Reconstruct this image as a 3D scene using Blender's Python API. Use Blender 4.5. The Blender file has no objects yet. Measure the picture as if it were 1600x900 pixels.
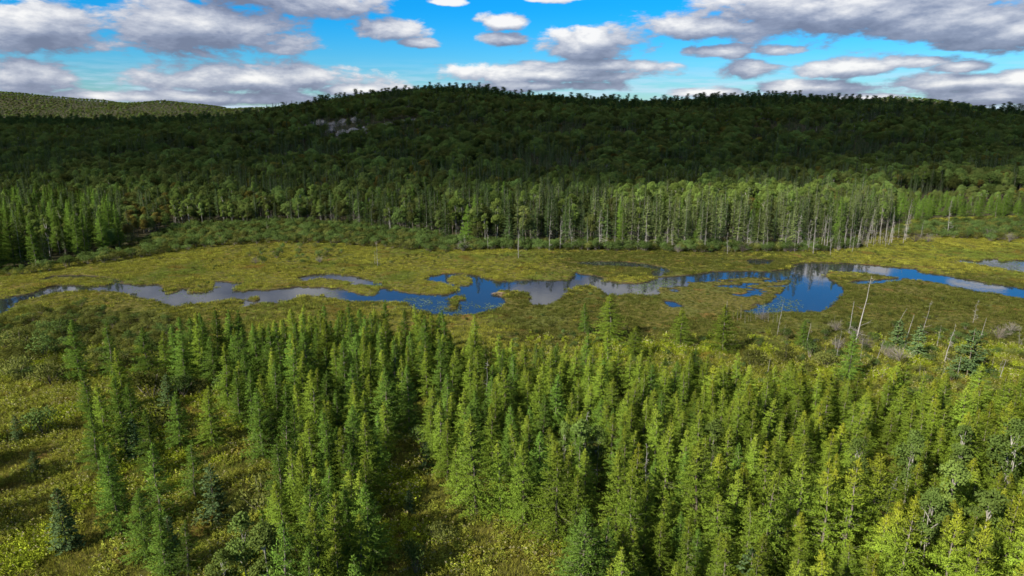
import bpy, math, random
import numpy as np
from mathutils import Vector, Matrix
random.seed(7); rng = np.random.default_rng(11)
S = bpy.context.scene
COL = S.collection

# ------------------------------------------------------------------ camera
CAM_H = 42.0; F = 1067.0; HOR = 184.0
PITCH = math.atan((450 - HOR) / F); CP, SP = math.cos(PITCH), math.sin(PITCH)
cd = bpy.data.cameras.new('drone_camera'); cam = bpy.data.objects.new('drone_camera', cd); COL.objects.link(cam)
cam.location = (0, 0, CAM_H); cam.rotation_euler = (math.pi / 2 - PITCH, 0, 0)
cd.sensor_width = 36.0; cd.lens = 36.0 * F / 1600.0; cd.clip_start = 0.5; cd.clip_end = 40000
S.camera = cam

# ------------------------------------------------------------------ light
SUN_EL = math.radians(35); SHX, SHY = 0.745, 0.667          # horizontal direction in which shadows fall
sd_ = Vector((SHX * math.cos(SUN_EL), SHY * math.cos(SUN_EL), -math.sin(SUN_EL)))
sl = bpy.data.lights.new('sun', 'SUN'); sl.energy = 5.0; sl.angle = math.radians(0.5); sl.color = (1.0, 0.94, 0.83)
so = bpy.data.objects.new('sun', sl); COL.objects.link(so); so.rotation_euler = sd_.to_track_quat('-Z', 'Y').to_euler()
so.location = (-300, -300, 400)

S.view_settings.view_transform = 'Standard'; S.view_settings.look = 'None'
S.view_settings.exposure = 1.15; S.view_settings.gamma = 1.0
S.render.engine = 'CYCLES'
S.cycles.max_bounces = 6; S.cycles.diffuse_bounces = 3; S.cycles.glossy_bounces = 2; S.cycles.transmission_bounces = 3
S.cycles.transparent_max_bounces = 6; S.cycles.volume_bounces = 2
S.cycles.sample_clamp_indirect = 4.0

def px2dir(u, v):
    a = (u - 800) / F; b = (v - 450) / F
    return np.array([a, CP - SP * b, -SP - CP * b])
def G(u, v, z=0.0):                                   # pixel of the photograph -> point on the ground
    d = px2dir(u, v); t = (z - CAM_H) / d[2]
    return np.array([d[0] * t, d[1] * t])
def proj(p):                                          # world point(s) -> photograph pixel
    p = np.asarray(p, float); x = p[..., 0]; y = p[..., 1]; z = p[..., 2] - CAM_H
    dep = y * CP - z * SP; up = y * SP + z * CP
    return np.stack([800 + F * x / dep, 450 - F * up / dep, dep], -1)
def azel(d):
    return math.atan2(d[0], d[1]), math.atan2(d[2], math.hypot(d[0], d[1]))

# ------------------------------------------------------------------ node helper
class NT:
    def __init__(s, tree): s.t = tree; s.n = tree.nodes; s.l = tree.links
    def new(s, typ, ins=None, **kw):
        nd = s.n.new(typ)
        for k, v in kw.items(): setattr(nd, k, v)
        for k, v in (ins or {}).items():
            sk = nd.inputs[k]
            if isinstance(v, bpy.types.NodeSocket): s.l.new(v, sk)
            else: sk.default_value = v
        return nd
    def m(s, op, a, b=0.0, c=0.0, clamp=False):
        return s.new('ShaderNodeMath', {0: a, 1: b, 2: c}, operation=op, use_clamp=clamp).outputs[0]
    def mix(s, f, a, b, bt='MIX'):
        nd = s.new('ShaderNodeMix', data_type='RGBA', blend_type=bt)
        for i, v in ((0, f), (6, a), (7, b)):
            if isinstance(v, bpy.types.NodeSocket): s.l.new(v, nd.inputs[i])
            else: nd.inputs[i].default_value = (*v, 1) if isinstance(v, tuple) and len(v) == 3 else v
        return nd.outputs[2]
    def ramp(s, f, stops):
        nd = s.new('ShaderNodeValToRGB', {0: f}); e = nd.color_ramp.elements
        while len(e) < len(stops): e.new(0.5)
        for q, (p, c) in zip(e, stops): q.position = p; q.color = (*c, 1) if len(c) == 3 else c
        return nd.outputs[0]
    def smooth(s, x, a, b):
        return s.new('ShaderNodeMapRange', {0: x, 1: a, 2: b, 3: 0.0, 4: 1.0}, interpolation_type='SMOOTHSTEP').outputs[0]

# ------------------------------------------------------------------ world: sky with cumulus clouds
W = bpy.data.worlds.new('World'); S.world = W; W.use_nodes = True
wt = NT(W.node_tree); wt.n.clear()
clouds = []   # (az, el, half width, half height)
def sky_cloud(u, v, hw, hh): a, e = azel(px2dir(u, v)); clouds.append((a, e, hw / F, hh / F))
def mirrored_cloud(u, v, hw, hh):
    d = px2dir(u, v); a, e = azel((d[0], d[1], -d[2])); clouds.append((a, e, hw / F, hh / F))
for c in [(300, 44, 185, 46), (50, 46, 120, 38), (500, 3, 120, 26), (380, -14, 150, 30), (610, 46, 70, 20), (650, 66, 36, 9),
          (400, 122, 205, 30), (300, 152, 230, 12), (30, 120, 70, 26), (560, 140, 90, 12), (785, 34, 44, 18), (790, 60, 44, 13),
          (930, 68, 118, 30), (850, 116, 190, 20), (930, 104, 150, 14), (840, 134, 150, 11), (1300, 18, 260, 48), (1110, 42, 105, 20), (1490, 32, 160, 40),
          (1600, 50, 90, 30), (1130, 79, 58, 13), (1215, 78, 42, 12), (1165, 109, 58, 15), (1320, 108, 74, 17), (1440, 95, 60, 11),
          (1500, 104, 46, 9), (1120, 144, 80, 9), (1280, 136, 120, 14), (1470, 131, 100, 17), (1560, 152, 120, 16), (1600, 122, 40, 15),
          (1330, 152, 120, 8), (700, 2, 36, 7), (870, -6, 90, 9)]: sky_cloud(*c)
for c in [(330, 455, 270, 60), (480, 450, 130, 40), (120, 452, 60, 14), (860, 458, 75, 40), (980, 446, 95, 32), (1010, 440, 90, 20), (1280, 421, 60, 18), (1350, 418, 50, 11),
          (1520, 443, 36, 7), (1540, 410, 80, 18)]: mirrored_cloud(*c)
grp = bpy.data.node_groups.new('cloud_field', 'ShaderNodeTree')
grp.interface.new_socket('P', in_out='INPUT', socket_type='NodeSocketVector')
grp.interface.new_socket('Density', in_out='OUTPUT', socket_type='NodeSocketFloat')
g = NT(grp); gi = g.new('NodeGroupInput'); go = g.new('NodeGroupOutput')
acc = None
for a, e, w, h in clouds:
    q = g.new('ShaderNodeVectorMath', {0: gi.outputs[0], 1: (1 / w, 1 / h, 0), 2: (-a / w, -e / h, 0)}, operation='MULTIPLY_ADD').outputs[0]
    ln = g.new('ShaderNodeVectorMath', {0: q}, operation='LENGTH').outputs['Value']
    acc = ln if acc is None else g.m('MINIMUM', acc, ln)
base = g.m('SUBTRACT', 1.0, acc)
base = g.m('MAXIMUM', base, -0.9)
sc1 = g.new('ShaderNodeVectorMath', {0: gi.outputs[0], 1: (1.0, 2.5, 1.0)}, operation='MULTIPLY').outputs[0]
n1 = g.new('ShaderNodeTexNoise', {'Vector': sc1, 'Scale': 15.0, 'Detail': 9.0, 'Roughness': 0.56, 'Distortion': 0.25}).outputs[0]
n2 = g.new('ShaderNodeTexNoise', {'Vector': sc1, 'Scale': 62.0, 'Detail': 5.0, 'Roughness': 0.6}).outputs[0]
pb = g.m('MULTIPLY_ADD', g.m('SUBTRACT', n1, 0.5), 1.9, g.m('MULTIPLY', g.m('SUBTRACT', n2, 0.5), 0.45))
# beyond the patch of sky that the photograph shows or mirrors the same scattered cumulus goes on
sepg = g.new('ShaderNodeSeparateXYZ', {0: gi.outputs[0]})
far = g.m('MAXIMUM', g.smooth(sepg.outputs[1], 0.30, 0.40), g.smooth(g.m('ABSOLUTE', sepg.outputs[0]), 0.66, 0.80))
n3 = g.new('ShaderNodeTexNoise', {'Vector': g.new('ShaderNodeVectorMath', {0: gi.outputs[0], 1: (1, 1.8, 1)}, operation='MULTIPLY').outputs[0],
           'Scale': 5.0, 'Detail': 3.0, 'Roughness': 0.5}).outputs[0]
gen = g.m('MULTIPLY_ADD', g.m('SUBTRACT', n3, 0.5), 5.0, -0.1)
b2 = g.new('ShaderNodeMix', {0: far, 2: base, 3: gen}, data_type='FLOAT').outputs[0]
g.l.new(g.m('ADD', b2, pb), go.inputs[0])

tc = wt.new('ShaderNodeTexCoord'); sep = wt.new('ShaderNodeSeparateXYZ', {0: tc.outputs['Generated']})
az = wt.m('ARCTAN2', sep.outputs[0], sep.outputs[1]); el = wt.m('ARCSINE', sep.outputs[2])
P = wt.new('ShaderNodeCombineXYZ', {0: az, 1: el, 2: 0.0}).outputs[0]
P2 = wt.new('ShaderNodeVectorMath', {0: P, 1: (-0.004, 0.011, 0)}, operation='ADD').outputs[0]
def field(p):
    nd = wt.n.new('ShaderNodeGroup'); nd.node_tree = grp; wt.l.new(p, nd.inputs[0]); return nd.outputs[0]
P3 = wt.new('ShaderNodeVectorMath', {0: P, 1: (-0.006, 0.024, 0)}, operation='ADD').outputs[0]
d1, d2, d3 = field(P), field(P2), field(P3)
alpha = wt.smooth(d1, 0.03, 0.40)
lit = wt.m('MULTIPLY_ADD', wt.m('SUBTRACT', d1, d2), 0.36, wt.m('MULTIPLY_ADD', wt.m('SUBTRACT', d1, d3), 0.40, 0.40))
thick = wt.smooth(d1, 0.3, 1.6)
lit = wt.m('SUBTRACT', lit, wt.m('MULTIPLY', thick, 0.12))
ccol = wt.ramp(lit, [(0.08, (0.19, 0.22, 0.32)), (0.36, (0.29, 0.33, 0.45)), (0.62, (0.53, 0.56, 0.65)), (0.95, (0.96, 0.95, 0.94))])
sky = wt.new('ShaderNodeTexSky', sky_type='NISHITA', sun_disc=False, sun_elevation=SUN_EL,
             sun_rotation=math.atan2(-SHX, -SHY), altitude=300.0, air_density=1.0, dust_density=0.4, ozone_density=2.0)
skyc = wt.new('ShaderNodeHueSaturation', {'Color': sky.outputs[0], 'Hue': 0.488, 'Saturation': 1.4, 'Value': 1.0}).outputs[0]
SKY_STR = 0.10
# faint veil of far cloud low on the horizon
veil = wt.m('MULTIPLY', wt.smooth(el, 0.085, 0.005), 0.8)
nv = wt.new('ShaderNodeTexNoise', {'Vector': wt.new('ShaderNodeVectorMath', {0: P, 1: (1, 9, 1)}, operation='MULTIPLY').outputs[0], 'Scale': 14.0, 'Detail': 6.0, 'Roughness': 0.6}).outputs[0]
veil = wt.m('MULTIPLY', veil, wt.smooth(nv, 0.38, 0.62))
k = 1 / SKY_STR
tint = wt.mix(wt.smooth(el, 0.12, 0.75), wt.mix(wt.smooth(el, 0.0, 0.16), (0.26, 0.41, 0.55), (0.023, 0.42, 0.71)), (0.75, 0.85, 1.0))
skyc = wt.mix(1.0, skyc, tint, 'MULTIPLY')
skyv = wt.mix(veil, skyc, (0.30 * k, 0.36 * k, 0.45 * k))
cl = wt.new('ShaderNodeVectorMath', {0: ccol, 1: (k * .46, k * .46, k * .46)}, operation='MULTIPLY').outputs[0]
above = wt.smooth(el, -0.01, 0.004)
fin = wt.mix(wt.m('MULTIPLY', wt.m('MULTIPLY', alpha, 0.96), above), skyv, cl)
bg = wt.new('ShaderNodeBackground', {'Color': fin, 'Strength': SKY_STR})
wo = wt.new('ShaderNodeOutputWorld', {'Surface': bg.outputs[0]})
W.cycles.sampling_method = 'MANUAL'; W.cycles.sample_map_resolution = 512

# ------------------------------------------------------------------ noise and geometry helpers
def _h(ix, iy, s):
    n = (ix.astype(np.int64) * 374761393 + iy.astype(np.int64) * 668265263 + s * 974634777) & 0x7fffffff
    n = ((n ^ (n >> 13)) * 1274126177) & 0x7fffffff
    n = n ^ (n >> 16)
    return (n & 0xffff) / 65535.0
def vnoise(x, y, s=0):
    ix = np.floor(x); iy = np.floor(y); fx = x - ix; fy = y - iy
    fx = fx * fx * (3 - 2 * fx); fy = fy * fy * (3 - 2 * fy)
    a = _h(ix, iy, s); b = _h(ix + 1, iy, s); c = _h(ix, iy + 1, s); d = _h(ix + 1, iy + 1, s)
    return (a * (1 - fx) + b * fx) * (1 - fy) + (c * (1 - fx) + d * fx) * fy
def fbm(x, y, s=0, o=4):
    r = 0; a = 0.5; t = 0
    for i in range(o):
        r = r + a * vnoise(x * 2 ** i, y * 2 ** i, s + i); t += a; a *= 0.5
    return r / t
def sstep(a, b, x):
    t = np.clip((x - a) / (b - a), 0, 1); return t * t * (3 - 2 * t)
def inpoly(x, y, poly):
    r = np.zeros(x.shape, bool); n = len(poly); j = n - 1
    for i in range(n):
        xi, yi = poly[i]; xj, yj = poly[j]
        if yi != yj:
            r ^= ((yi > y) != (yj > y)) & (x < (xj - xi) * (y - yi) / (yj - yi) + xi)
        j = i
    return r
def polydist(x, y, poly):                          # signed: positive inside
    d2 = np.full(x.shape, 1e9); n = len(poly)
    for i in range(n):
        ax, ay = poly[i]; bx, by = poly[(i + 1) % n]
        ex, ey = bx - ax, by - ay; L = ex * ex + ey * ey + 1e-9
        t = np.clip(((x - ax) * ex + (y - ay) * ey) / L, 0, 1)
        d2 = np.minimum(d2, (x - ax - t * ex) ** 2 + (y - ay - t * ey) ** 2)
    return np.where(inpoly(x, y, poly), 1, -1) * np.sqrt(d2)
def gp(pts): return np.array([G(u, v) for u, v in pts])

class Geo:
    """triangle soup with a material slot and a 'tint' (random, height) per vertex"""
    def __init__(s): s.v = []; s.t = []; s.m = []; s.c = []; s.q = []; s.n = 0
    def add(s, v, t, m=0, r=None, h=None, nrm=None):
        v = np.asarray(v, float).reshape(-1, 3); t = np.asarray(t, int).reshape(-1, 3)
        s.v.append(v); s.t.append(t + s.n); s.m.append(np.full(len(t), m)); s.n += len(v)
        c = np.zeros((len(v), 4)); c[:, 3] = 1
        c[:, 0] = 0.5 if r is None else r; c[:, 1] = 0.5 if h is None else h; s.c.append(c)
        s.q.append(np.tile([0.0, 0.0, 1.0], (len(v), 1)) if nrm is None else np.asarray(nrm, float))
    def merge(s, o, m):
        s.v += o.v; s.c += o.c; s.q += o.q; s.t += [t + s.n for t in o.t]; s.m += [np.full(len(t), m) for t in o.t]; s.n += o.n
    def mesh(s, name, mats, smooth=False):
        v = np.concatenate(s.v); t = np.concatenate(s.t); m = np.concatenate(s.m); c = np.concatenate(s.c)
        me = bpy.data.meshes.new(name)
        me.vertices.add(len(v)); me.vertices.foreach_set('co', v.astype('f').ravel())
        me.loops.add(t.size); me.loops.foreach_set('vertex_index', t.astype('i').ravel())
        me.polygons.add(len(t)); me.polygons.foreach_set('loop_start', np.arange(0, t.size, 3, dtype='i'))
        me.polygons.foreach_set('loop_total', np.full(len(t), 3, 'i'))
        me.polygons.foreach_set('material_index', m.astype('i'))
        me.polygons.foreach_set('use_smooth', np.full(len(t), smooth))
        for q in mats: me.materials.append(q)
        a = me.attributes.new('tint', 'FLOAT_COLOR', 'POINT'); a.data.foreach_set('color', c.astype('f').ravel())
        a = me.attributes.new('crown_normal', 'FLOAT_VECTOR', 'POINT'); a.data.foreach_set('vector', np.concatenate(s.q).astype('f').ravel())
        me.update(calc_edges=True); return me
    def tube(s, pts, rad, n=5, m=0, r=0.5):
        pts = np.asarray(pts, float); k = len(pts)
        ang = np.linspace(0, 2 * np.pi, n, endpoint=False); vs = []
        for i in range(k):
            d = pts[min(i + 1, k - 1)] - pts[max(i - 1, 0)]; d = d / (np.linalg.norm(d) + 1e-9)
            a = np.cross(d, [0.3, 0.9, 0.1] if abs(d[1]) < 0.8 else [1, 0, 0]); a /= np.linalg.norm(a); b = np.cross(d, a)
            vs.append(pts[i] + rad[i] * (np.cos(ang)[:, None] * a + np.sin(ang)[:, None] * b))
        vs = np.concatenate(vs + [pts[-1:]]); ts = []
        for i in range(k - 1):
            for j in range(n):
                a0 = i * n + j; a1 = i * n + (j + 1) % n; ts += [(a0, a1, a1 + n), (a0, a1 + n, a0 + n)]
        for j in range(n): ts.append(((k - 1) * n + j, (k - 1) * n + (j + 1) % n, k * n))
        s.add(vs, ts, m, r, 0.5)
    def sprays(s, p, d, l, w, m=0, r=None, h=None, kite=False, nrm=None):
        """pointed leaf sprays: base p, direction d (unit), length l, width w"""
        n = len(p); nrm = np.tile([0, 0, 1.0], (n, 1)) + rng.normal(0, 0.35, (n, 3)) if nrm is None else nrm; q = rng.normal(size=(n, 3)); sd = np.cross(d, q); sd /= (np.linalg.norm(sd, axis=1, keepdims=True) + 1e-9)
        l = np.broadcast_to(l, n)[:, None]; w = np.broadcast_to(w, n)[:, None]
        rr = rng.random(n) if r is None else r; hh = np.zeros(n) if h is None else h
        if kite:
            v = np.stack([p, p + d * l * 0.45 - sd * w * 0.5, p + d * l, p + d * l * 0.45 + sd * w * 0.5], 1).reshape(-1, 3)
            i = np.arange(n)[:, None] * 4
            t = np.concatenate([i + [0, 1, 2], i + [0, 2, 3]]); s.add(v, t, m, np.repeat(rr, 4), np.repeat(hh, 4), np.repeat(nrm, 4, 0))
        else:
            v = np.stack([p - sd * w * 0.5, p + sd * w * 0.5, p + d * l], 1).reshape(-1, 3)
            s.add(v, np.arange(n)[:, None] * 3 + [0, 1, 2], m, np.repeat(rr, 3), np.repeat(hh, 3), np.repeat(nrm, 3, 0))
def unit(a): return a / (np.linalg.norm(a, axis=-1, keepdims=True) + 1e-9)

# ------------------------------------------------------------------ materials
def leaf_material(name, cols, rnd=0.5, patch=None, trans=0.24, tip=None, hue=0.02, shaped=0.6, tone=(0.76, 0.62)):
    """cols: low / mid / high colour picked by the per-leaf random value; Object Info random shifts whole plants"""
    m = bpy.data.materials.new(name); m.use_nodes = True; t = NT(m.node_tree); t.n.clear()
    at = t.new('ShaderNodeAttribute', attribute_name='tint'); sp = t.new('ShaderNodeSeparateColor', {0: at.outputs['Color']})
    oi = t.new('ShaderNodeObjectInfo')
    f = t.m('MULTIPLY_ADD', sp.outputs[0], 1 - rnd, t.m('MULTIPLY', oi.outputs['Random'], rnd))
    c = t.ramp(f, [(0.12, cols[0]), (0.5, cols[1]), (0.9, cols[2])])
    if tip:
        hf = t.m('MULTIPLY', t.smooth(sp.outputs[1], tip[1], 1.05), t.m('MULTIPLY_ADD', oi.outputs['Random'], 0.5, 0.5))
        c = t.mix(hf, c, tip[0])
    for patch in ([patch] if patch and not isinstance(patch, list) else patch or []):      # drifts of another plant colour over the ground, by place
        loc = t.new('ShaderNodeObjectInfo').outputs['Location']
        nz = t.new('ShaderNodeTexNoise', {'Vector': loc, 'Scale': patch[1], 'Detail': 3.0}).outputs[0]
        c = t.mix(t.m('MULTIPLY', t.smooth(nz, patch[2], patch[2] + 0.12), patch[3]), c, patch[0])
    c = t.new('ShaderNodeHueSaturation', {'Color': c, 'Hue': t.m('MULTIPLY_ADD', oi.outputs['Random'], hue, 0.5 - hue / 2),
              'Value': t.m('MULTIPLY_ADD', t.new('ShaderNodeTexWhiteNoise', {'Vector': oi.outputs['Location']}).outputs[0], tone[0], tone[1])}).outputs[0]
    df = t.new('ShaderNodeBsdfDiffuse', {'Color': c}); tr = t.new('ShaderNodeBsdfTranslucent', {'Color': t.mix(0.35, c, (0.25, 0.30, 0.02))})
    if shaped:
        cn = t.new('ShaderNodeAttribute', attribute_name='crown_normal').outputs['Vector']
        cw = t.new('ShaderNodeVectorTransform', {0: cn}, vector_type='NORMAL', convert_from='OBJECT', convert_to='WORLD').outputs[0]
        gn = t.new('ShaderNodeNewGeometry').outputs['Normal']
        mx_ = t.new('ShaderNodeMix', {0: shaped, 4: gn, 5: cw}, data_type='VECTOR').outputs[1]
        nn_ = t.new('ShaderNodeVectorMath', {0: mx_}, operation='NORMALIZE').outputs[0]
        t.l.new(nn_, df.inputs['Normal'])
    mx = t.new('ShaderNodeMixShader', {0: trans, 1: df.outputs[0], 2: tr.outputs[0]})
    t.new('ShaderNodeOutputMaterial', {0: mx.outputs[0]}); return m
def bark_material(name, a, b, scale=6.0, rough=0.9):
    m = bpy.data.materials.new(name); m.use_nodes = True; t = NT(m.node_tree); t.n.clear()
    tcn = t.new('ShaderNodeTexCoord')
    mp = t.new('ShaderNodeMapping', {0: tcn.outputs['Object'], 3: (1, 1, 0.35)})
    nz = t.new('ShaderNodeTexNoise', {'Vector': mp.outputs[0], 'Scale': scale, 'Detail': 5.0, 'Roughness': 0.65}).outputs[0]
    oi = t.new('ShaderNodeObjectInfo')
    c = t.mix(t.smooth(t.m('MULTIPLY_ADD', oi.outputs['Random'], 0.2, nz), 0.45, 0.75), a, b)
    pr = t.new('ShaderNodeBsdfPrincipled', {'Base Color': c, 'Roughness': rough, 'Specular IOR Level': 0.2})
    bp = t.new('ShaderNodeBump', {'Height': nz, 'Strength': 0.5, 'Distance': 0.03}); t.l.new(bp.outputs[0], pr.inputs['Normal'])
    t.new('ShaderNodeOutputMaterial', {0: pr.outputs[0]}); return m
M = {}
M['larch_green'] = leaf_material('larch_needles_green', [(0.050, 0.095, 0.016), (0.092, 0.160, 0.022), (0.135, 0.212, 0.032)])
M['larch_lime'] = leaf_material('larch_needles_lime', [(0.080, 0.128, 0.015), (0.136, 0.202, 0.022), (0.192, 0.260, 0.032)], tip=((0.20, 0.23, 0.025), 0.6))
M['larch_gold'] = leaf_material('larch_needles_gold', [(0.085, 0.136, 0.014), (0.145, 0.212, 0.021), (0.202, 0.268, 0.030)], tip=((0.24, 0.235, 0.02), 0.55))
M['spruce'] = leaf_material('spruce_needles', [(0.028, 0.048, 0.018), (0.050, 0.080, 0.028), (0.082, 0.115, 0.040)])
M['spruce_grey'] = leaf_material('spruce_needles_grey', [(0.065, 0.092, 0.032), (0.115, 0.148, 0.048), (0.170, 0.205, 0.072)])
M['spruce_blue'] = leaf_material('young_spruce_needles', [(0.048, 0.082, 0.030), (0.082, 0.128, 0.045), (0.125, 0.175, 0.066)])
M['pine'] = leaf_material('pine_needles', [(0.020, 0.045, 0.018), (0.036, 0.070, 0.024), (0.055, 0.095, 0.032)])
M['leaf'] = leaf_material('broadleaf_leaves', [(0.046, 0.066, 0.020), (0.080, 0.108, 0.028), (0.125, 0.150, 0.038)], rnd=0.65, hue=0.09, tone=(1.1, 0.5))
M['leaf_light'] = leaf_material('aspen_leaves', [(0.060, 0.090, 0.022), (0.100, 0.145, 0.030), (0.145, 0.190, 0.044)], rnd=0.5, hue=0.03)
M['leaf_olive'] = leaf_material('maple_leaves_turning', [(0.065, 0.062, 0.018), (0.115, 0.095, 0.022), (0.165, 0.125, 0.030)], rnd=0.5, hue=0.05)
M['bush'] = leaf_material('willow_leaves', [(0.045, 0.055, 0.016), (0.085, 0.095, 0.022), (0.135, 0.140, 0.035)], rnd=0.5, hue=0.03)
M['bush_green'] = leaf_material('alder_leaves', [(0.032, 0.058, 0.016), (0.060, 0.095, 0.024), (0.098, 0.135, 0.036)], rnd=0.5, hue=0.03)
M['twig_grey'] = leaf_material('bare_twigs', [(0.085, 0.07, 0.055), (0.14, 0.12, 0.10), (0.20, 0.18, 0.155)], trans=0.0, hue=0.0, shaped=0)
M['sedge'] = leaf_material('sedge_blades', [(0.092, 0.095, 0.015), (0.162, 0.163, 0.022), (0.235, 0.218, 0.036)], rnd=0.55, hue=0.03,
                           patch=[((0.090, 0.125, 0.022), 0.045, 0.50, 0.8), ((0.15, 0.085, 0.022), 0.09, 0.58, 0.7)])
M['sedge_dark'] = leaf_material('leatherleaf_blades', [(0.030, 0.038, 0.009), (0.058, 0.066, 0.013), (0.095, 0.098, 0.020)], rnd=0.55, hue=0.03,
                                patch=((0.12, 0.065, 0.018), 0.11, 0.60, 0.6))
M['herb'] = leaf_material('meadow_leaves', [(0.090, 0.110, 0.016), (0.170, 0.185, 0.024), (0.270, 0.260, 0.040)], rnd=0.55, hue=0.05,
                          patch=((0.20, 0.110, 0.025), 0.16, 0.60, 0.6))
M['herb_lime'] = leaf_material('fern_leaves', [(0.105, 0.140, 0.012), (0.180, 0.220, 0.016), (0.250, 0.275, 0.024)], rnd=0.5, hue=0.03)
M['seed'] = leaf_material('seed_heads', [(0.17, 0.15, 0.07), (0.24, 0.21, 0.11), (0.33, 0.29, 0.17)], trans=0.1)
M['lily'] = leaf_material('lily_leaves', [(0.040, 0.066, 0.026), (0.062, 0.090, 0.040), (0.095, 0.115, 0.060)], trans=0.05)
M['lily_mat'] = leaf_material('pond_weed_leaves', [(0.040, 0.058, 0.012), (0.070, 0.090, 0.018), (0.110, 0.115, 0.026)], trans=0.1,
                              patch=((0.15, 0.07, 0.02), 0.25, 0.58, 0.7))
M['bark'] = bark_material('grey_brown_bark', (0.075, 0.058, 0.042), (0.17, 0.145, 0.115))
M['bark_pale'] = bark_material('pale_birch_bark', (0.30, 0.28, 0.24), (0.14, 0.125, 0.10), 3.0)
M['bark_dead'] = bark_material('weathered_dead_wood', (0.12, 0.11, 0.095), (0.24, 0.222, 0.195), 4.0)
M['bark_grey'] = bark_material('grey_spruce_bark', (0.085, 0.075, 0.062), (0.19, 0.175, 0.15), 5.0)
M['rock'] = bark_material('granite', (0.075, 0.07, 0.065), (0.19, 0.175, 0.165), 0.45)

def ground_material():
    m = bpy.data.materials.new('valley_ground'); m.use_nodes = True; t = NT(m.node_tree); t.n.clear()
    geo = t.new('ShaderNodeNewGeometry'); pos = geo.outputs['Position']
    at = t.new('ShaderNodeAttribute', attribute_name='zone'); sp = t.new('ShaderNodeSeparateColor', {0: at.outputs['Color']})
    n1 = t.new('ShaderNodeTexNoise', {'Vector': pos, 'Scale': 0.055, 'Detail': 5.0, 'Roughness': 0.6}).outputs[0]
    n2 = t.new('ShaderNodeTexNoise', {'Vector': pos, 'Scale': 0.9, 'Detail': 6.0, 'Roughness': 0.7}).outputs[0]
    n3 = t.new('ShaderNodeTexNoise', {'Vector': pos, 'Scale': 0.13, 'Detail': 4.0}).outputs[0]
    marsh = t.ramp(n2, [(0.3, (0.035, 0.032, 0.010)), (0.5, (0.075, 0.066, 0.014)), (0.72, (0.13, 0.11, 0.020))])
    marsh = t.mix(t.smooth(n1, 0.48, 0.62), marsh, t.ramp(n2, [(0.3, (0.035, 0.040, 0.010)), (0.7, (0.10, 0.105, 0.020))]))
    marsh = t.mix(t.m('MULTIPLY', t.smooth(n3, 0.58, 0.68), 0.6), marsh, (0.13, 0.065, 0.018))
    wood = t.ramp(n2, [(0.3, (0.022, 0.022, 0.010)), (0.7, (0.055, 0.050, 0.020))])
    mud = t.ramp(n2, [(0.35, (0.018, 0.013, 0.008)), (0.7, (0.05, 0.036, 0.02))])
    c = t.mix(sp.outputs[0], marsh, wood)
    c = t.mix(sp.outputs[1], c, mud)
    pr = t.new('ShaderNodeBsdfPrincipled', {'Base Color': c, 'Roughness': 0.95, 'Specular IOR Level': 0.1})
    bp = t.new('ShaderNodeBump', {'Height': n2, 'Strength': 0.8, 'Distance': 0.3}); t.l.new(bp.outputs[0], pr.inputs['Normal'])
    t.new('ShaderNodeOutputMaterial', {0: pr.outputs[0]}); return m
def water_material():
    m = bpy.data.materials.new('tea_brown_water'); m.use_nodes = True; t = NT(m.node_tree); t.n.clear()
    pos = t.new('ShaderNodeNewGeometry').outputs['Position']
    nz = t.new('ShaderNodeTexNoise', {'Vector': pos, 'Scale': 0.9, 'Detail': 3.0, 'Roughness': 0.5}).outputs[0]
    nz2 = t.new('ShaderNodeTexNoise', {'Vector': pos, 'Scale': 0.12, 'Detail': 2.0}).outputs[0]
    bp = t.new('ShaderNodeBump', {'Height': nz, 'Strength': t.m('MULTIPLY', t.smooth(nz2, 0.35, 0.65), 0.16), 'Distance': 0.05})
    pr = t.new('ShaderNodeBsdfPrincipled', {'Base Color': (0.012, 0.014, 0.016, 1), 'Roughness': 0.03, 'IOR': 1.333, 'Specular IOR Level': 0.62})
    t.l.new(bp.outputs[0], pr.inputs['Normal'])
    t.new('ShaderNodeOutputMaterial', {0: pr.outputs[0]}); return m
M['ground'] = ground_material(); M['water'] = water_material()

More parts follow.
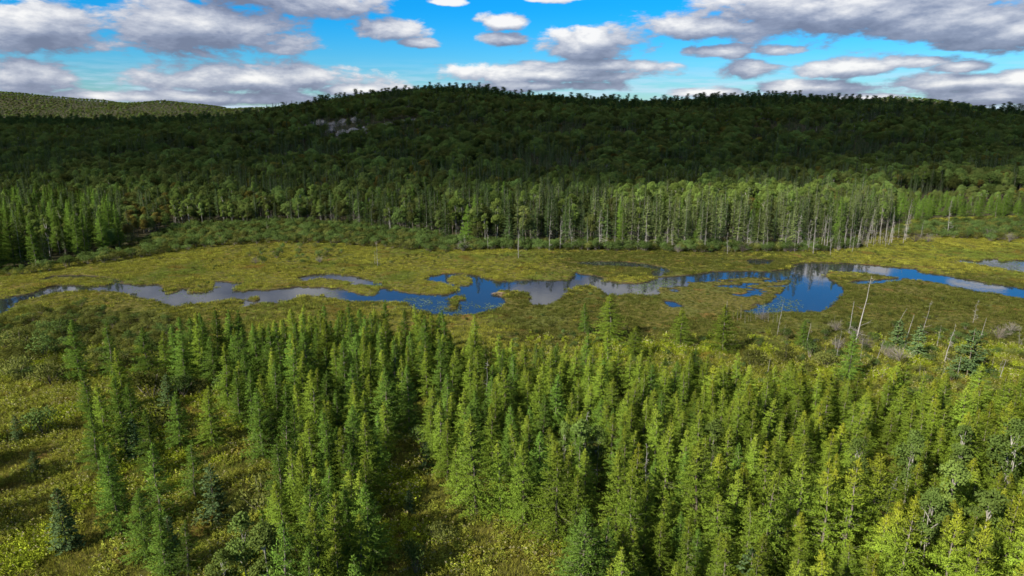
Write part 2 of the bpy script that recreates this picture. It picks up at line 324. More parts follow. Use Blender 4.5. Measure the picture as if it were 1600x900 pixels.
# ------------------------------------------------------------------ water outlines (pixels of the photograph dropped onto the marsh)
WATER = [gp(p) for p in [
    [(-60, 470), (0, 465), (25, 462), (50, 458), (72, 448), (95, 445), (130, 446), (165, 446), (182, 440), (195, 443), (220, 445), (249, 444), (256, 452), (266, 457), (276, 456), (285, 450),
     (291, 451), (300, 457), (322, 456), (331, 450), (337, 439), (358, 440), (374, 441), (381, 442), (371, 448), (364, 454), (382, 455), (396, 452), (420, 453), (452, 449), (468, 447),
     (490, 449), (505, 448), (515, 450), (530, 449), (546, 455), (566, 460), (587, 462), (591, 452), (600, 450), (617, 453), (640, 458), (670, 460), (700, 460), (706, 457), (715, 451),
     (718, 448), (704, 446), (688, 441), (662, 437), (667, 433), (677, 430), (700, 427), (722, 427), (746, 430), (766, 436), (780, 439), (802, 438), (830, 437), (860, 438), (891, 437),
     (895, 429), (900, 425), (906, 428), (930, 430), (941, 433), (947, 438), (970, 442), (1000, 443), (1016, 439), (1024, 433), (1060, 431), (1090, 428), (1112, 424), (1160, 423), (1200, 424), (1230, 420),
     (1242, 413), (1256, 410), (1290, 410), (1322, 411), (1362, 414), (1430, 420), (1440, 425), (1490, 432), (1540, 441), (1600, 450), (1660, 458),
     (1660, 482), (1620, 472), (1595, 466), (1560, 459), (1530, 457), (1500, 450), (1460, 441), (1420, 436), (1390, 432), (1350, 427), (1320, 425), (1296, 424), (1290, 430), (1306, 441), (1319, 450),
     (1319, 458), (1311, 468), (1300, 478), (1291, 484), (1280, 487), (1250, 488), (1222, 486), (1200, 492), (1180, 491), (1160, 485), (1172, 478), (1196, 470), (1150, 462), (1125, 454), (1090, 448), (1064, 453), (1050, 461), (1026, 460), (1015, 463), (990, 459),
     (965, 462), (946, 461), (940, 453), (918, 448), (905, 447), (890, 453), (875, 467), (860, 475), (850, 477), (830, 476), (824, 473), (829, 464), (825, 457), (800, 455), (785, 453), (777, 455), (778, 460), (788, 465), (790, 473), (785, 478),
     (770, 485), (746, 490), (720, 492), (700, 493), (670, 491), (650, 486), (640, 479), (635, 473), (600, 472), (550, 471), (520, 466), (500, 463), (485, 463), (471, 462), (455, 468), (440, 474), (420, 474), (402, 473), (386, 480), (371, 481), (382, 471), (378, 467),
     (360, 467), (345, 470), (330, 472), (300, 475), (270, 480), (256, 475), (240, 469), (215, 465), (200, 460), (180, 456), (130, 455), (90, 457), (60, 465), (30, 471), (10, 486), (-20, 500), (-60, 510)],
    [(460, 436), (470, 432), (490, 429), (512, 427), (535, 429), (560, 432), (580, 438), (600, 443), (596, 447), (565, 445), (548, 445), (545, 440), (520, 437), (500, 435), (478, 439), (467, 440)],
    [(60, 438), (80, 431), (100, 430), (140, 430), (170, 433), (187, 437), (197, 443), (184, 441), (168, 437), (140, 434), (100, 433), (82, 434), (64, 440)],
    [(886, 411), (920, 408), (970, 408), (1010, 412), (1040, 418), (1050, 425), (1030, 432), (1014, 430), (1022, 422), (1000, 417), (950, 416), (920, 415)],
    [(1036, 469), (1055, 471), (1068, 479), (1050, 480), (1040, 476)],
    [(1320, 441), (1340, 438), (1370, 437), (1410, 434), (1408, 439), (1380, 442), (1345, 444)],
    [(1482, 404), (1502, 405), (1530, 409), (1537, 405), (1560, 405), (1566, 409), (1582, 406), (1660, 408), (1660, 432), (1610, 427), (1575, 422), (1540, 415), (1500, 409)],
    [(1166, 406), (1185, 404), (1215, 407), (1200, 415), (1172, 413)],
]]
ISLETS = [gp(p) for p in [
    [(697, 438), (705, 432), (720, 430), (733, 434), (739, 441), (730, 446), (715, 445), (702, 442)],
    [(704, 465), (712, 461), (725, 463), (728, 467), (716, 471), (714, 481), (706, 484), (704, 475)],
    [(389, 468), (394, 464), (403, 464), (405, 469), (396, 471)],
    [(498, 462), (504, 459), (506, 463)],
]]
WEEDS = gp([(1030, 444), (1080, 440), (1140, 436), (1190, 432), (1240, 434), (1222, 456), (1205, 470), (1160, 488), (1060, 478), (1030, 462)])   # floating mats
def land(x, y):
    """signed metres: >0 land, <0 water"""
    r = np.full(x.shape, 50.0); m = (y > 105) & (y < 235) & (np.abs(x) < 200)
    if m.any():
        xx, yy = x[m], y[m]; w = np.full(xx.shape, -50.0)
        for p in WATER: w = np.maximum(w, polydist(xx, yy, p))
        l = -w
        for p in ISLETS: l = np.maximum(l, polydist(xx, yy, p))
        l = l + 0.9 * (fbm(xx * 0.9, yy * 0.9, 5, 3) - 0.5)
        k_ = polydist(xx, yy, WEEDS); nz = fbm(xx * 0.16, yy * 0.34, 31, 4)
        l = np.where(k_ > 0, np.maximum(l, np.minimum((nz - 0.455) * 14, k_ + 0.3)), l)
        r[m] = l
    return r

# ------------------------------------------------------------------ terrain
RIDGE_Y = 1100.0
_rt = [(-900, 198), (0, 197), (200, 197), (330, 196), (400, 192), (440, 184), (480, 173), (540, 162), (600, 154), (650, 150), (700, 147), (750, 149), (800, 157), (850, 161), (900, 164), (1000, 169), (1050, 167),
       (1100, 164), (1150, 161), (1200, 159), (1250, 161), (1300, 166), (1350, 169), (1400, 173), (1450, 177), (1500, 179), (1550, 183), (1600, 187), (1750, 192), (2500, 192)]
_rx, _rz = [], []
for u_, v_ in _rt:
    d_ = px2dir(u_, v_); t_ = RIDGE_Y / d_[1]; _rx.append(d_[0] * t_); _rz.append(CAM_H + d_[2] * t_)
_fx, _fz = [], []
for u_, v_ in [(-1500, 190), (-400, 148), (0, 144), (50, 150), (100, 155), (150, 158), (200, 164), (260, 159), (330, 167), (360, 173), (400, 170), (440, 171), (520, 179), (700, 190), (1300, 184), (1360, 157), (1400, 154), (1440, 158), (1475, 165), (1520, 181), (1700, 188), (3000, 188)]:
    d_ = px2dir(u_, v_); t_ = 3600.0 / d_[1]; _fx.append(d_[0] * t_); _fz.append(CAM_H + d_[2] * t_)
def height(x, y):
    x = np.asarray(x, float); y = np.asarray(y, float)
    H = np.interp(x, _rx, _rz); H = H + 5.0 * (fbm(x / 90, y / 90, 3, 3) - 0.5)
    y0 = 300 + 50 * sstep(60, 220, x) + 40 * sstep(-60, -250, x)
    s = np.clip((y - y0) / (RIDGE_Y - y0), 0, None)
    up = np.where(s < 1, 0.75 * sstep(0, 1, s) + 0.25 * np.clip(s, 0, 1) ** 1.5, 1 - 0.45 * sstep(1.0, 2.2, s))
    z = H * up + 14 * (fbm(x / 130, y / 130, 8, 4) - 0.5) * sstep(0.02, 0.35, s) * (1 - 0.75 * sstep(0.8, 1.0, s) * sstep(1.25, 1.0, s))
    F2 = np.interp(x, _fx, _fz); z = z + np.maximum(F2 - 18, 0) * np.exp(-((y - 3600) / 520.0) ** 2)
    z = z + 0.5 * (fbm(x / 7, y / 7, 21, 3) - 0.5) * (1 - sstep(100, 135, y)) + 0.30 * (fbm(x / 3.0, y / 3.0, 22, 2) - 0.5) * (1 - sstep(240, 330, y))
    return z
def hground(x, y):
    x = np.asarray(x, float); y = np.asarray(y, float)
    l = land(x, y); z = height(x, y)
    flat = sstep(12, 3, l)
    z = z * (1 - flat) + flat * 0.08
    return np.where(l < 0, np.maximum(-1.0, 0.05 + l * 1.1), z)
def axis(pieces):
    out = []
    for a, b, s in pieces: out.append(np.arange(a, b, s))
    out.append([pieces[-1][1]]); return np.concatenate(out)
xs = axis([(-9000, -3000, 400), (-3000, -900, 60), (-900, -180, 18), (-180, 180, 0.62), (180, 900, 18), (900, 3000, 60), (3000, 9001, 400)])
ys = axis([(-300, 20, 20), (20, 118, 1.6), (118, 152, 0.65), (152, 200, 0.5), (200, 235, 1.2), (235, 420, 5), (420, 1400, 12), (1400, 3000, 60), (3000, 4600, 60), (4600, 16000, 500)])
X, Y = np.meshgrid(xs, ys); Z = hground(X, Y); L0 = land(X, Y)
nx, ny = len(xs), len(ys)
idx = np.arange(nx * ny).reshape(ny, nx)
quad = np.stack([idx[:-1, :-1], idx[:-1, 1:], idx[1:, 1:], idx[1:, :-1]], -1).reshape(-1, 4)
me = bpy.data.meshes.new('ground')
me.vertices.add(nx * ny); me.vertices.foreach_set('co', np.stack([X, Y, Z], -1).astype('f').ravel())
me.loops.add(quad.size); me.loops.foreach_set('vertex_index', quad.astype('i').ravel())
me.polygons.add(len(quad)); me.polygons.foreach_set('loop_start', np.arange(0, quad.size, 4, dtype='i')); me.polygons.foreach_set('loop_total', np.full(len(quad), 4, 'i'))
me.polygons.foreach_set('use_smooth', np.ones(len(quad), bool))
# forest edge (base of the trees across the marsh)
FE = gp([(-500, 440), (0, 424), (60, 417), (120, 402), (170, 394), (230, 372), (300, 358), (420, 352), (500, 352), (560, 360), (640, 366), (700, 380), (760, 388), (900, 388), (1000, 390), (1100, 392), (1200, 392), (1290, 390), (1340, 382), (1390, 366), (1440, 346), (1520, 342), (1600, 340), (2300, 336)])
def edge_y(x): return np.interp(x, FE[:, 0], FE[:, 1])
zone = np.zeros((nx * ny, 4)); zone[:, 3] = 1
zone[:, 0] = sstep(-4, 10, (Y - edge_y(X)).ravel())
zone[:, 1] = sstep(0.5, -0.1, L0.ravel())
a_ = me.attributes.new('zone', 'FLOAT_COLOR', 'POINT'); a_.data.foreach_set('color', zone.astype('f').ravel())
me.materials.append(M['ground']); me.update(calc_edges=True)
ground = bpy.data.objects.new('ground', me); COL.objects.link(ground); ground['kind'] = 'structure'
wm = bpy.data.meshes.new('water')
wm.from_pydata([(-190, 118, -0.12), (190, 118, -0.12), (190, 226, -0.12), (-190, 226, -0.12)], [], [(0, 1, 2, 3)]); wm.materials.append(M['water'])
water = bpy.data.objects.new('river', wm); COL.objects.link(water); water['kind'] = 'structure'
water['label'] = 'winding dark river and ponds mirroring the sky through the marsh'

# ------------------------------------------------------------------ plant builders
def larch_geo(hgt=10.0, rad=1.55, n_wh=52, dens=1.0, seed=0, broad=1.0, thin=0.0):
    r_ = np.random.default_rng(seed); tr = Geo(); cr = Geo()
    lean = r_.normal(0, 0.02, 2)
    def axis_at(z): return np.stack([lean[0] * z + 0.06 * np.sin(z * 1.1 + seed), lean[1] * z + 0.06 * np.cos(z * 0.9), z], -1)
    zz = np.linspace(0, hgt * 0.985, 9); pts = np.stack([axis_at(z) for z in zz])
    tr.tube(pts, 0.115 * (hgt / 10) * (1 - zz / hgt) + 0.012, 6)
    P_, D_, L_, W_, H_ = [], [], [], [], []
    gap = r_.random(64)
    for i in range(n_wh):
        f = min(0.995, max(0, (i + r_.normal(0, 1.6)) / n_wh)); f0 = 0.05 + 0.95 * f; z = f0 * hgt
        nb = r_.integers(3, 6)
        prof = (1 - f0) ** 0.78 * min(1, 0.62 + f0 * 2.2) * broad
        for b in range(nb):
            az_ = r_.random() * 2 * np.pi
            if thin and r_.random() < thin * (1 - f): continue
            ln = rad * prof * (0.62 + 0.46 * r_.random()) + 0.10
            if gap[int((az_ / 6.2832 * 4)) + 4 * int(f * 14)] < 0.22: ln *= 0.6
            el_ = 0.15 + 0.75 * f0 ** 2 + r_.normal(0, 0.12)
            dr = np.array([np.cos(az_) * np.cos(el_), np.sin(az_) * np.cos(el_), np.sin(el_)])
            base_ = axis_at(z)
            if ln > 0.5 and r_.random() < 0.45: tr.tube([base_, base_ + dr * ln * 0.75], [0.018, 0.006], 3)
            ns = max(5, int(ln / 0.050 * dens))
            s_ = (0.06 + 0.94 * (np.arange(ns) + r_.random(ns)) / ns) * ln
            sag = -0.10 * (s_ / max(ln, 0.1)) ** 2 * ln
            p = base_ + s_[:, None] * dr; p[:, 2] += sag
            q = unit(dr * 0.75 + r_.normal(0, 0.65, (ns, 3)) + np.array([0, 0, 0.35]))
            P_.append(p + r_.normal(0, 0.035, (ns, 3))); D_.append(q); L_.append((0.17 + 0.19 * r_.random(ns)) * (1 - 0.3 * f)); W_.append(0.042 + 0.040 * r_.random(ns)); H_.append(np.full(ns, f0))
    for z in np.linspace(hgt * 0.93, hgt * 1.01, 14):
        P_.append(axis_at(z)[None] + 0); D_.append(unit(r_.normal(0, 0.35, (1, 3)) + [0, 0, 1])); L_.append(np.array([0.25])); W_.append(np.array([0.07])); H_.append(np.array([1.0]))
    P_ = np.concatenate(P_); D_ = np.concatenate(D_); L_ = np.concatenate(L_); W_ = np.concatenate(W_); H_ = np.concatenate(H_)
    axp = axis_at(P_[:, 2]); out = unit((P_ - axp) * [1, 1, 0]) + np.array([0, 0, 0.42]) + r_.normal(0, 0.30, P_.shape)
    cr.sprays(P_, D_, L_, W_, 0, r_.random(len(P_)), H_, kite=True, nrm=unit(out))
    return tr, cr
def spruce_geo(hgt=15.0, rad=1.9, n_wh=44, seed=0, bare=0.3, droop=0.35, dens=1.0, open_=0.1, size=1.0):
    r_ = np.random.default_rng(seed); tr = Geo(); cr = Geo(); dead = Geo()
    zz = np.linspace(0, hgt * 0.99, 7); k1, k2 = r_.normal(0, 0.012, 2)
    def ax(z): return np.stack([k1 * z, k2 * z, z], -1)
    tr.tube(np.stack([ax(z) for z in zz]), 0.11 * hgt / 15 * (1 - zz / hgt) + 0.02, 6)
    P_, D_, L_, W_, H_ = [], [], [], [], []
    for i in range(n_wh):
        f = i / n_wh; z = (0.06 + 0.94 * f) * hgt
        if f < bare:
            for b in range(6):
                a = r_.random() * 6.283; ln = rad * (0.35 + 0.5 * r_.random())
                d = np.array([np.cos(a), np.sin(a), -0.25 - 0.3 * r_.random()])
                tr.tube([ax(z), ax(z) + d * ln * 0.6, ax(z) + d * ln + [0, 0, 0.1]], [0.022, 0.014, 0.006], 3)
            if r_.random() < 0.7: continue
        for b in range(r_.integers(5, 8)):
            if r_.random() < open_: continue
            a = r_.random() * 6.283
            ln = rad * ((1 - f) ** 0.72) * (0.55 + 0.6 * r_.random()) + 0.14
            el_ = -droop * (1 - f) + 0.35 * f ** 3
            dr = np.array([np.cos(a) * np.cos(el_), np.sin(a) * np.cos(el_), np.sin(el_)])
            ns = max(4, int(ln / 0.13 * dens / size)); s_ = (0.15 + 0.85 * (np.arange(ns) + r_.random(ns)) / ns) * ln
            p = ax(z) + s_[:, None] * dr; p[:, 2] += 0.16 * (s_ / ln) ** 2 * ln
            side = unit(np.cross(dr, [0, 0, 1])) * r_.choice([-1, 1], ns)[:, None]
            q = unit(dr * 0.75 + side * 0.75 + r_.normal(0, 0.28, (ns, 3)) + [0, 0, -0.1])
            P_.append(p); D_.append(q); L_.append((0.32 + 0.28 * r_.random(ns)) * (1 - 0.4 * f) * size * (1 - 0.35 * s_ / ln) + 0.05); W_.append((0.13 + 0.08 * r_.random(ns)) * size); H_.append(np.full(ns, f))
    P_.append(np.stack([ax(z) for z in np.linspace(hgt * 0.95, hgt, 8)])); D_.append(unit(r_.normal(0, 0.3, (8, 3)) + [0, 0, 1])); L_.append(np.full(8, 0.3)); W_.append(np.full(8, 0.1)); H_.append(np.ones(8))
    P_ = np.concatenate(P_); cr.sprays(P_, np.concatenate(D_), np.concatenate(L_), np.concatenate(W_), 0, r_.random(len(P_)), np.concatenate(H_), kite=True, nrm=unit(unit((P_ - ax(P_[:, 2])) * [1, 1, 0]) + np.array([0, 0, 0.5]) + r_.normal(0, 0.35, P_.shape)))
    return tr, cr
def broadleaf_geo(hgt=15.0, rw=3.4, seed=0, nleaf=3600, leaf=0.34, nclump=26, base=0.32, flat=1.0, stems=1):
    r_ = np.random.default_rng(seed); tr = Geo(); cr = Geo()
    top = hgt * 0.8
    for st in range(stems):
        o = np.array([r_.normal(0, 0.5), r_.normal(0, 0.5), 0]) * (st > 0); tip = np.array([r_.normal(0, 0.5), r_.normal(0, 0.5), top]) + o * 2
        zz = np.linspace(0, 1, 6)
        tr.tube(o + (tip - o) * zz[:, None] + r_.normal(0, 0.08, (6, 3)) * [1, 1, 0], (0.15 * hgt / 15 / stems ** 0.4) * (1 - zz * 0.85), 6)
    cz = (base + (1 - base) * 0.5) * hgt; rz = (1 - base) * 0.5 * hgt
    cen = []
    while len(cen) < nclump:
        q = r_.normal(size=3); q /= np.linalg.norm(q); q *= r_.random() ** 0.35
        if q[2] < -0.75: continue
        wz = 1 - 0.25 * max(q[2], 0)
        cen.append(np.array([q[0] * rw * 0.8 * wz, q[1] * rw * 0.8 * wz, cz + q[2] * rz * 0.82]))
    cen = np.array(cen)
    for c in cen[: nclump // 2]:
        z0 = max(hgt * base * 0.7, c[2] - 0.35 * np.hypot(c[0], c[1]) - 1.5); st = np.array([0, 0, min(z0, top)])
        tr.tube([st, (st + c) / 2 + [0, 0, 0.25], c], [0.075 * hgt / 15, 0.05 * hgt / 15, 0.015], 4)
    cs = rw * (0.26 + 0.20 * r_.random(nclump)); tone = r_.random(nclump)
    k_ = r_.integers(0, nclump, nleaf); q = unit(r_.normal(size=(nleaf, 3))); q[:, 2] = np.where(q[:, 2] < -0.4, -q[:, 2], q[:, 2])
    rad_ = (0.55 + 0.45 * r_.random(nleaf) ** 0.5)[:, None]
    p = cen[k_] + q * rad_ * cs[k_][:, None] * np.array([1, 1, 0.78 * flat])
    d = unit(q * 0.6 + r_.normal(0, 0.8, (nleaf, 3)))
    cr.sprays(p, d, leaf * (0.7 + 0.7 * r_.random(nleaf)), leaf * (0.55 + 0.4 * r_.random(nleaf)), 0, np.clip(0.45 * tone[k_] + 0.55 * r_.random(nleaf), 0, 1), (p[:, 2] / hgt), kite=True,
              nrm=unit(q * 0.8 + unit((p - [0, 0, cz]) / [rw, rw, rz]) * 0.6 + [0, 0, 0.15] + r_.normal(0, 0.25, (nleaf, 3))))
    return tr, cr
def pine_geo(hgt=16.0, seed=0, nleaf=1500, leaf=0.55):
    r_ = np.random.default_rng(seed); tr = Geo(); cr = Geo()
    zz = np.linspace(0, 1, 6); tr.tube(np.stack([0 * zz, 0 * zz, zz * hgt * 0.97], -1), 0.2 * (1 - zz * 0.9), 6)
    for i in range(15):
        f = 0.35 + 0.65 * (i + r_.random()) / 15; a = r_.random() * 6.283; ln = (0.6 + 2.6 * (1 - f) ** 0.6) * (0.5 + 0.7 * r_.random())
        c = np.array([np.cos(a) * ln, np.sin(a) * ln, f * hgt + 0.2]); tr.tube([[0, 0, f * hgt - 0.3], c], [0.06, 0.02], 4)
        n = nleaf // 15; q = r_.normal(size=(n, 3)) * [0.75, 0.75, 0.28]
        for_c = np.array([0.65 * c[0], 0.65 * c[1], c[2]]) + q
        cr.sprays(for_c, unit(r_.normal(0, 0.7, (n, 3)) + [0, 0, 0.5]), leaf * (0.7 + 0.6 * r_.random(n)), leaf * 0.45, 0, r_.random(n), np.full(n, f), kite=True, nrm=unit(q * [0.7, 0.7, 2.2] + unit(c * [1, 1, 0]) * 0.5 + [0, 0, 0.4]))
    return tr, cr
def shrub_geo(hgt=2.2, rad=1.5, seed=0, nleaf=900, leaf=0.17, twigs=12, nclump=12):
    r_ = np.random.default_rng(seed); st = Geo(); cr = Geo(); cen = []
    for i in range(nclump):
        a = r_.random() * 6.283; q = r_.random() ** 0.6 * rad * 0.75; cen.append([np.cos(a) * q, np.sin(a) * q, hgt * (0.35 + 0.42 * r_.random()) * (1 - 0.35 * (q / rad) ** 2)])
    cen = np.array(cen)
    for i in range(twigs):
        c = cen[i % nclump] + r_.normal(0, 0.2, 3); st.tube([[c[0] * 0.15, c[1] * 0.15, 0], c * [0.6, 0.6, 0.6], c + [0, 0, 0.3]], [0.03, 0.02, 0.006], 3)
    k_ = r_.integers(0, nclump, nleaf); q = unit(r_.normal(size=(nleaf, 3))); q[:, 2] = np.where(q[:, 2] < -0.5, -q[:, 2], q[:, 2])
    p = cen[k_] + q * (0.4 + 0.6 * r_.random(nleaf) ** 0.6)[:, None] * np.array([rad * 0.38, rad * 0.38, hgt * 0.26]); p[:, 2] = np.maximum(p[:, 2], 0.05)
    cr.sprays(p, unit(q * 0.5 + r_.normal(0, 0.7, (nleaf, 3)) + [0, 0, 0.35]), leaf * (0.7 + 0.8 * r_.random(nleaf)), leaf * 0.6, 0, r_.random(nleaf), p[:, 2] / hgt, kite=True, nrm=unit(q * 0.7 + unit(p * [1 / rad, 1 / rad, 1 / hgt]) * 0.7 + r_.normal(0, 0.3, (nleaf, 3))))
    return st, cr
def snag_geo(hgt=9.0, seed=0, nb=22, rad=0.10, twig=0.9, lean=0.0, broken=False):
    r_ = np.random.default_rng(seed); tr = Geo(); br = Geo()
    zz = np.linspace(0, 1, 7); bend = r_.normal(0, 0.12, (7, 3)) * [1, 1, 0] * zz[:, None]
    pts = np.stack([lean * zz * hgt, 0 * zz, zz * hgt], -1) + bend
    tr.tube(pts, rad * (1 - zz * (0.45 if broken else 0.85)), 6)
    for i in range(nb):
        f = 0.12 + 0.85 * r_.random(); b = np.array([np.interp(f, zz, pts[:, j]) for j in range(3)])
        a = r_.random() * 6.283; ln = twig * (1.1 - f) * (0.5 + r_.random()) + 0.15
        d = np.array([np.cos(a), np.sin(a), r_.normal(0.05, 0.25)])
        br.tube([b, b + d * ln * 0.6, b + d * ln + [0, 0, r_.normal(0.05, 0.12)]], [0.030, 0.020, 0.008], 3)
        e = b + d * ln * 0.6; d2 = unit(d + r_.normal(0, 0.6, 3)); br.tube([e, e + d2 * ln * 0.4], [0.01, 0.004], 3)
    return tr, br
def dead_shrub_geo(hgt=2.2, seed=0, n=40):
    r_ = np.random.default_rng(seed); g_ = Geo()
    for i in range(n):
        a = r_.random() * 6.283; sp_ = r_.random() ** 0.6; t_ = np.array([np.cos(a) * sp_ * hgt * 0.62, np.sin(a) * sp_ * hgt * 0.62, hgt * (0.45 + 0.55 * r_.random()) * (1 - 0.45 * sp_ ** 2)])
        mid = t_ * [0.35, 0.35, 0.55] + r_.normal(0, 0.08, 3); g_.tube([[0, 0, 0], mid, t_], [0.020, 0.013, 0.005], 3)
        for q in range(6):
            d = unit(t_ + r_.normal(0, 1.0, 3)); s0 = mid + (t_ - mid) * r_.random(); g_.tube([s0, s0 + d * 0.55], [0.010, 0.004], 3)
    return g_
def tuft_geo(h=0.55, rad=0.6, n=46, seed=0, w=0.05, lean=0.5, heads=0):
    r_ = np.random.default_rng(seed); g_ = Geo()
    a = r_.random(n) * 6.283; q = rad * r_.random(n) ** 0.6
    p = np.stack([np.cos(a) * q, np.sin(a) * q, np.full(n, -0.05)], -1)
    d = unit(np.stack([np.cos(a) * lean * r_.random(n), np.sin(a) * lean * r_.random(n), np.ones(n)], -1) + r_.normal(0, 0.22, (n, 3)))
    g_.sprays(p, d, h * (0.6 + 0.7 * r_.random(n)) * (1 - 0.35 * q / rad), w * (0.7 + 0.6 * r_.random(n)), 0, r_.random(n), np.full(n, 0.5), kite=True)
    return g_
def herb_geo(h=0.9, rad=0.55, nst=7, seed=0, leaf=0.20, heads=0.0):
    r_ = np.random.default_rng(seed); g_ = Geo()
    for i in range(nst):
        a = r_.random() * 6.283; q = rad * r_.random() ** 0.6; b = np.array([np.cos(a) * q, np.sin(a) * q, 0.0]); hh = h * (0.6 + 0.6 * r_.random())
        ns = 12; z = (np.arange(ns) + r_.random(ns)) / ns * hh; aa = r_.random(ns) * 6.283
        d = unit(np.stack([np.cos(aa), np.sin(aa), 0.35 + 0.3 * r_.random(ns)], -1)); p = b + np.stack([0 * z, 0 * z, z], -1) + r_.normal(0, 0.03, (ns, 3))
        g_.sprays(p, d, leaf * (0.7 + 0.7 * r_.random(ns)), leaf * 0.42, 0, r_.random(ns), z / h, kite=True)
        if r_.random() < heads:
            m_ = 5; g_.sprays(b + [0, 0, hh] + r_.normal(0, 0.04, (m_, 3)), unit(r_.normal(0, 0.6, (m_, 3)) + [0, 0, 0.8]), 0.12, 0.09, 1, r_.random(m_), np.ones(m_), kite=True)
    return g_

# ------------------------------------------------------------------ object helpers
def tag(o, label=None, cat=None, group=None, kind=None):
    if label: o['label'] = label
    if cat: o['category'] = cat
    if group: o['group'] = group
    if kind: o['kind'] = kind
    return o
def empty(name, loc, rz=0.0, sc=(1, 1, 1), tilt=(0, 0)):
    o = bpy.data.objects.new(name, None); COL.objects.link(o); o.location = loc; o.rotation_euler = (tilt[0], tilt[1], rz); o.scale = sc; o.empty_display_size = 0.3; return o
def part(name, mesh, parent=None):
    o = bpy.data.objects.new(name, mesh); COL.objects.link(o); o.parent = parent; return o
def source_collection(name, meshes):
    c = bpy.data.collections.new(name)
    for i, q in enumerate(meshes): c.objects.link(bpy.data.objects.new('%s_%03d' % (name, i), q))
    return c
def scatter(name, pts, rz, sc, ix, coll, label, tilt=0.0):
    """many copies of a few plants on given points as ONE object"""
    n = len(pts); me_ = bpy.data.meshes.new(name); me_.vertices.add(n); me_.vertices.foreach_set('co', np.asarray(pts, 'f').ravel())
    rot = np.zeros((n, 3)); rot[:, 2] = rz; rot[:, 0] = rng.normal(0, tilt, n) if tilt else 0; rot[:, 1] = rng.normal(0, tilt, n) if tilt else 0
    sc = np.asarray(sc, float); sc = np.repeat(sc[:, None], 3, 1) if sc.ndim == 1 else sc
    for nm, ty, arr in (('rot', 'FLOAT_VECTOR', rot), ('scl', 'FLOAT_VECTOR', sc)):
        q = me_.attributes.new(nm, ty, 'POINT'); q.data.foreach_set('vector', arr.astype('f').ravel())
    q = me_.attributes.new('pick', 'INT', 'POINT'); q.data.foreach_set('value', np.asarray(ix, 'i'))
    o = bpy.data.objects.new(name, me_); COL.objects.link(o); tag(o, label, kind='stuff')
    gt = bpy.data.node_groups.new('scatter_' + name, 'GeometryNodeTree')
    gt.interface.new_socket('Geometry', in_out='INPUT', socket_type='NodeSocketGeometry'); gt.interface.new_socket('Geometry', in_out='OUTPUT', socket_type='NodeSocketGeometry')
    t = NT(gt); a = t.new('NodeGroupInput'); b = t.new('NodeGroupOutput')
    ci = t.new('GeometryNodeCollectionInfo', {'Collection': coll, 'Separate Children': True, 'Reset Children': True})
    def na(nm, ty):
        nd = t.new('GeometryNodeInputNamedAttribute', data_type=ty); nd.inputs['Name'].default_value = nm; return nd.outputs['Attribute']
    ip = t.new('GeometryNodeInstanceOnPoints', {'Points': a.outputs[0], 'Instance': ci.outputs[0], 'Pick Instance': True, 'Instance Index': na('pick', 'INT'), 'Rotation': na('rot', 'FLOAT_VECTOR'), 'Scale': na('scl', 'FLOAT_VECTOR')})
    t.l.new(ip.outputs[0], b.inputs[0])
    md = o.modifiers.new('scatter', 'NODES'); md.node_group = gt; return o
def jitter_grid(x0, x1, y0, y1, s, amt=0.9):
    gx, gy = np.meshgrid(np.arange(x0, x1, s), np.arange(y0, y1, s)); gx = gx.ravel() + rng.uniform(-.5, .5, gx.size) * s * amt; gy = gy.ravel() + rng.uniform(-.5, .5, gy.size) * s * amt
    return gx, gy
def on_screen(x, y, z, mu=60, mv=60):
    q = proj(np.stack([x, y, z], -1)); return (q[:, 2] > 1) & (q[:, 0] > -mu) & (q[:, 0] < 1600 + mu) & (q[:, 1] < 900 + mv)

# plant kits: (trunk mesh, crown mesh, joined geo) per variant
class Kit:
    def __init__(s, name, geos, mats, part2='crown'):
        s.tr = []; s.cr = []; s.join = []
        for i, (tr, cr) in enumerate(geos):
            s.tr.append(tr.mesh(name + '_trunk', [mats[0]])); s.cr.append(cr.mesh(name + '_' + part2, [mats[1]]))
            j = Geo(); j.merge(tr, 0); j.merge(cr, 1); s.join.append(j.mesh(name, [mats[0], mats[1]]))
LARCH_SHAPES = [larch_geo(10, 2.15, 84, 1.2, 1), larch_geo(10, 2.4, 80, 1.2, 2), larch_geo(10, 1.95, 86, 1.2, 3, thin=0.15), larch_geo(10, 2.8, 82, 1.2, 4, broad=1.1), larch_geo(10, 2.4, 78, 1.1, 5, thin=0.4), larch_geo(10, 3.0, 84, 1.2, 6, broad=1.1),
                larch_geo(10, 2.2, 74, 1.1, 7, thin=0.25), larch_geo(10, 2.5, 86, 1.2, 8), larch_geo(10, 1.8, 80, 1.2, 9)]
NL = len(LARCH_SHAPES); LARCH_W = ['slim', 'slim', 'slim', 'broad', 'airy', 'broad', 'airy', 'full', 'slim']
KL = {k_: Kit('larch', LARCH_SHAPES, (M['bark'], M[k_])) for k_ in ('larch_green', 'larch_lime', 'larch_gold')}
KS = Kit('spruce', [spruce_geo(15, 2.3, 46, 11, 0.16), spruce_geo(15, 2.1, 46, 12, 0.24, open_=0.2), spruce_geo(15, 2.7, 44, 13, 0.1), spruce_geo(15, 1.9, 46, 14, 0.28, open_=0.25)], (M['bark_grey'], M['spruce']))
KSG = Kit('pale_spruce', [spruce_geo(15, 2.2, 46, 15, 0.22, open_=0.15), spruce_geo(15, 1.9, 46, 16, 0.30, open_=0.25), spruce_geo(15, 2.5, 44, 17, 0.18)], (M['bark_grey'], M['spruce_grey']))
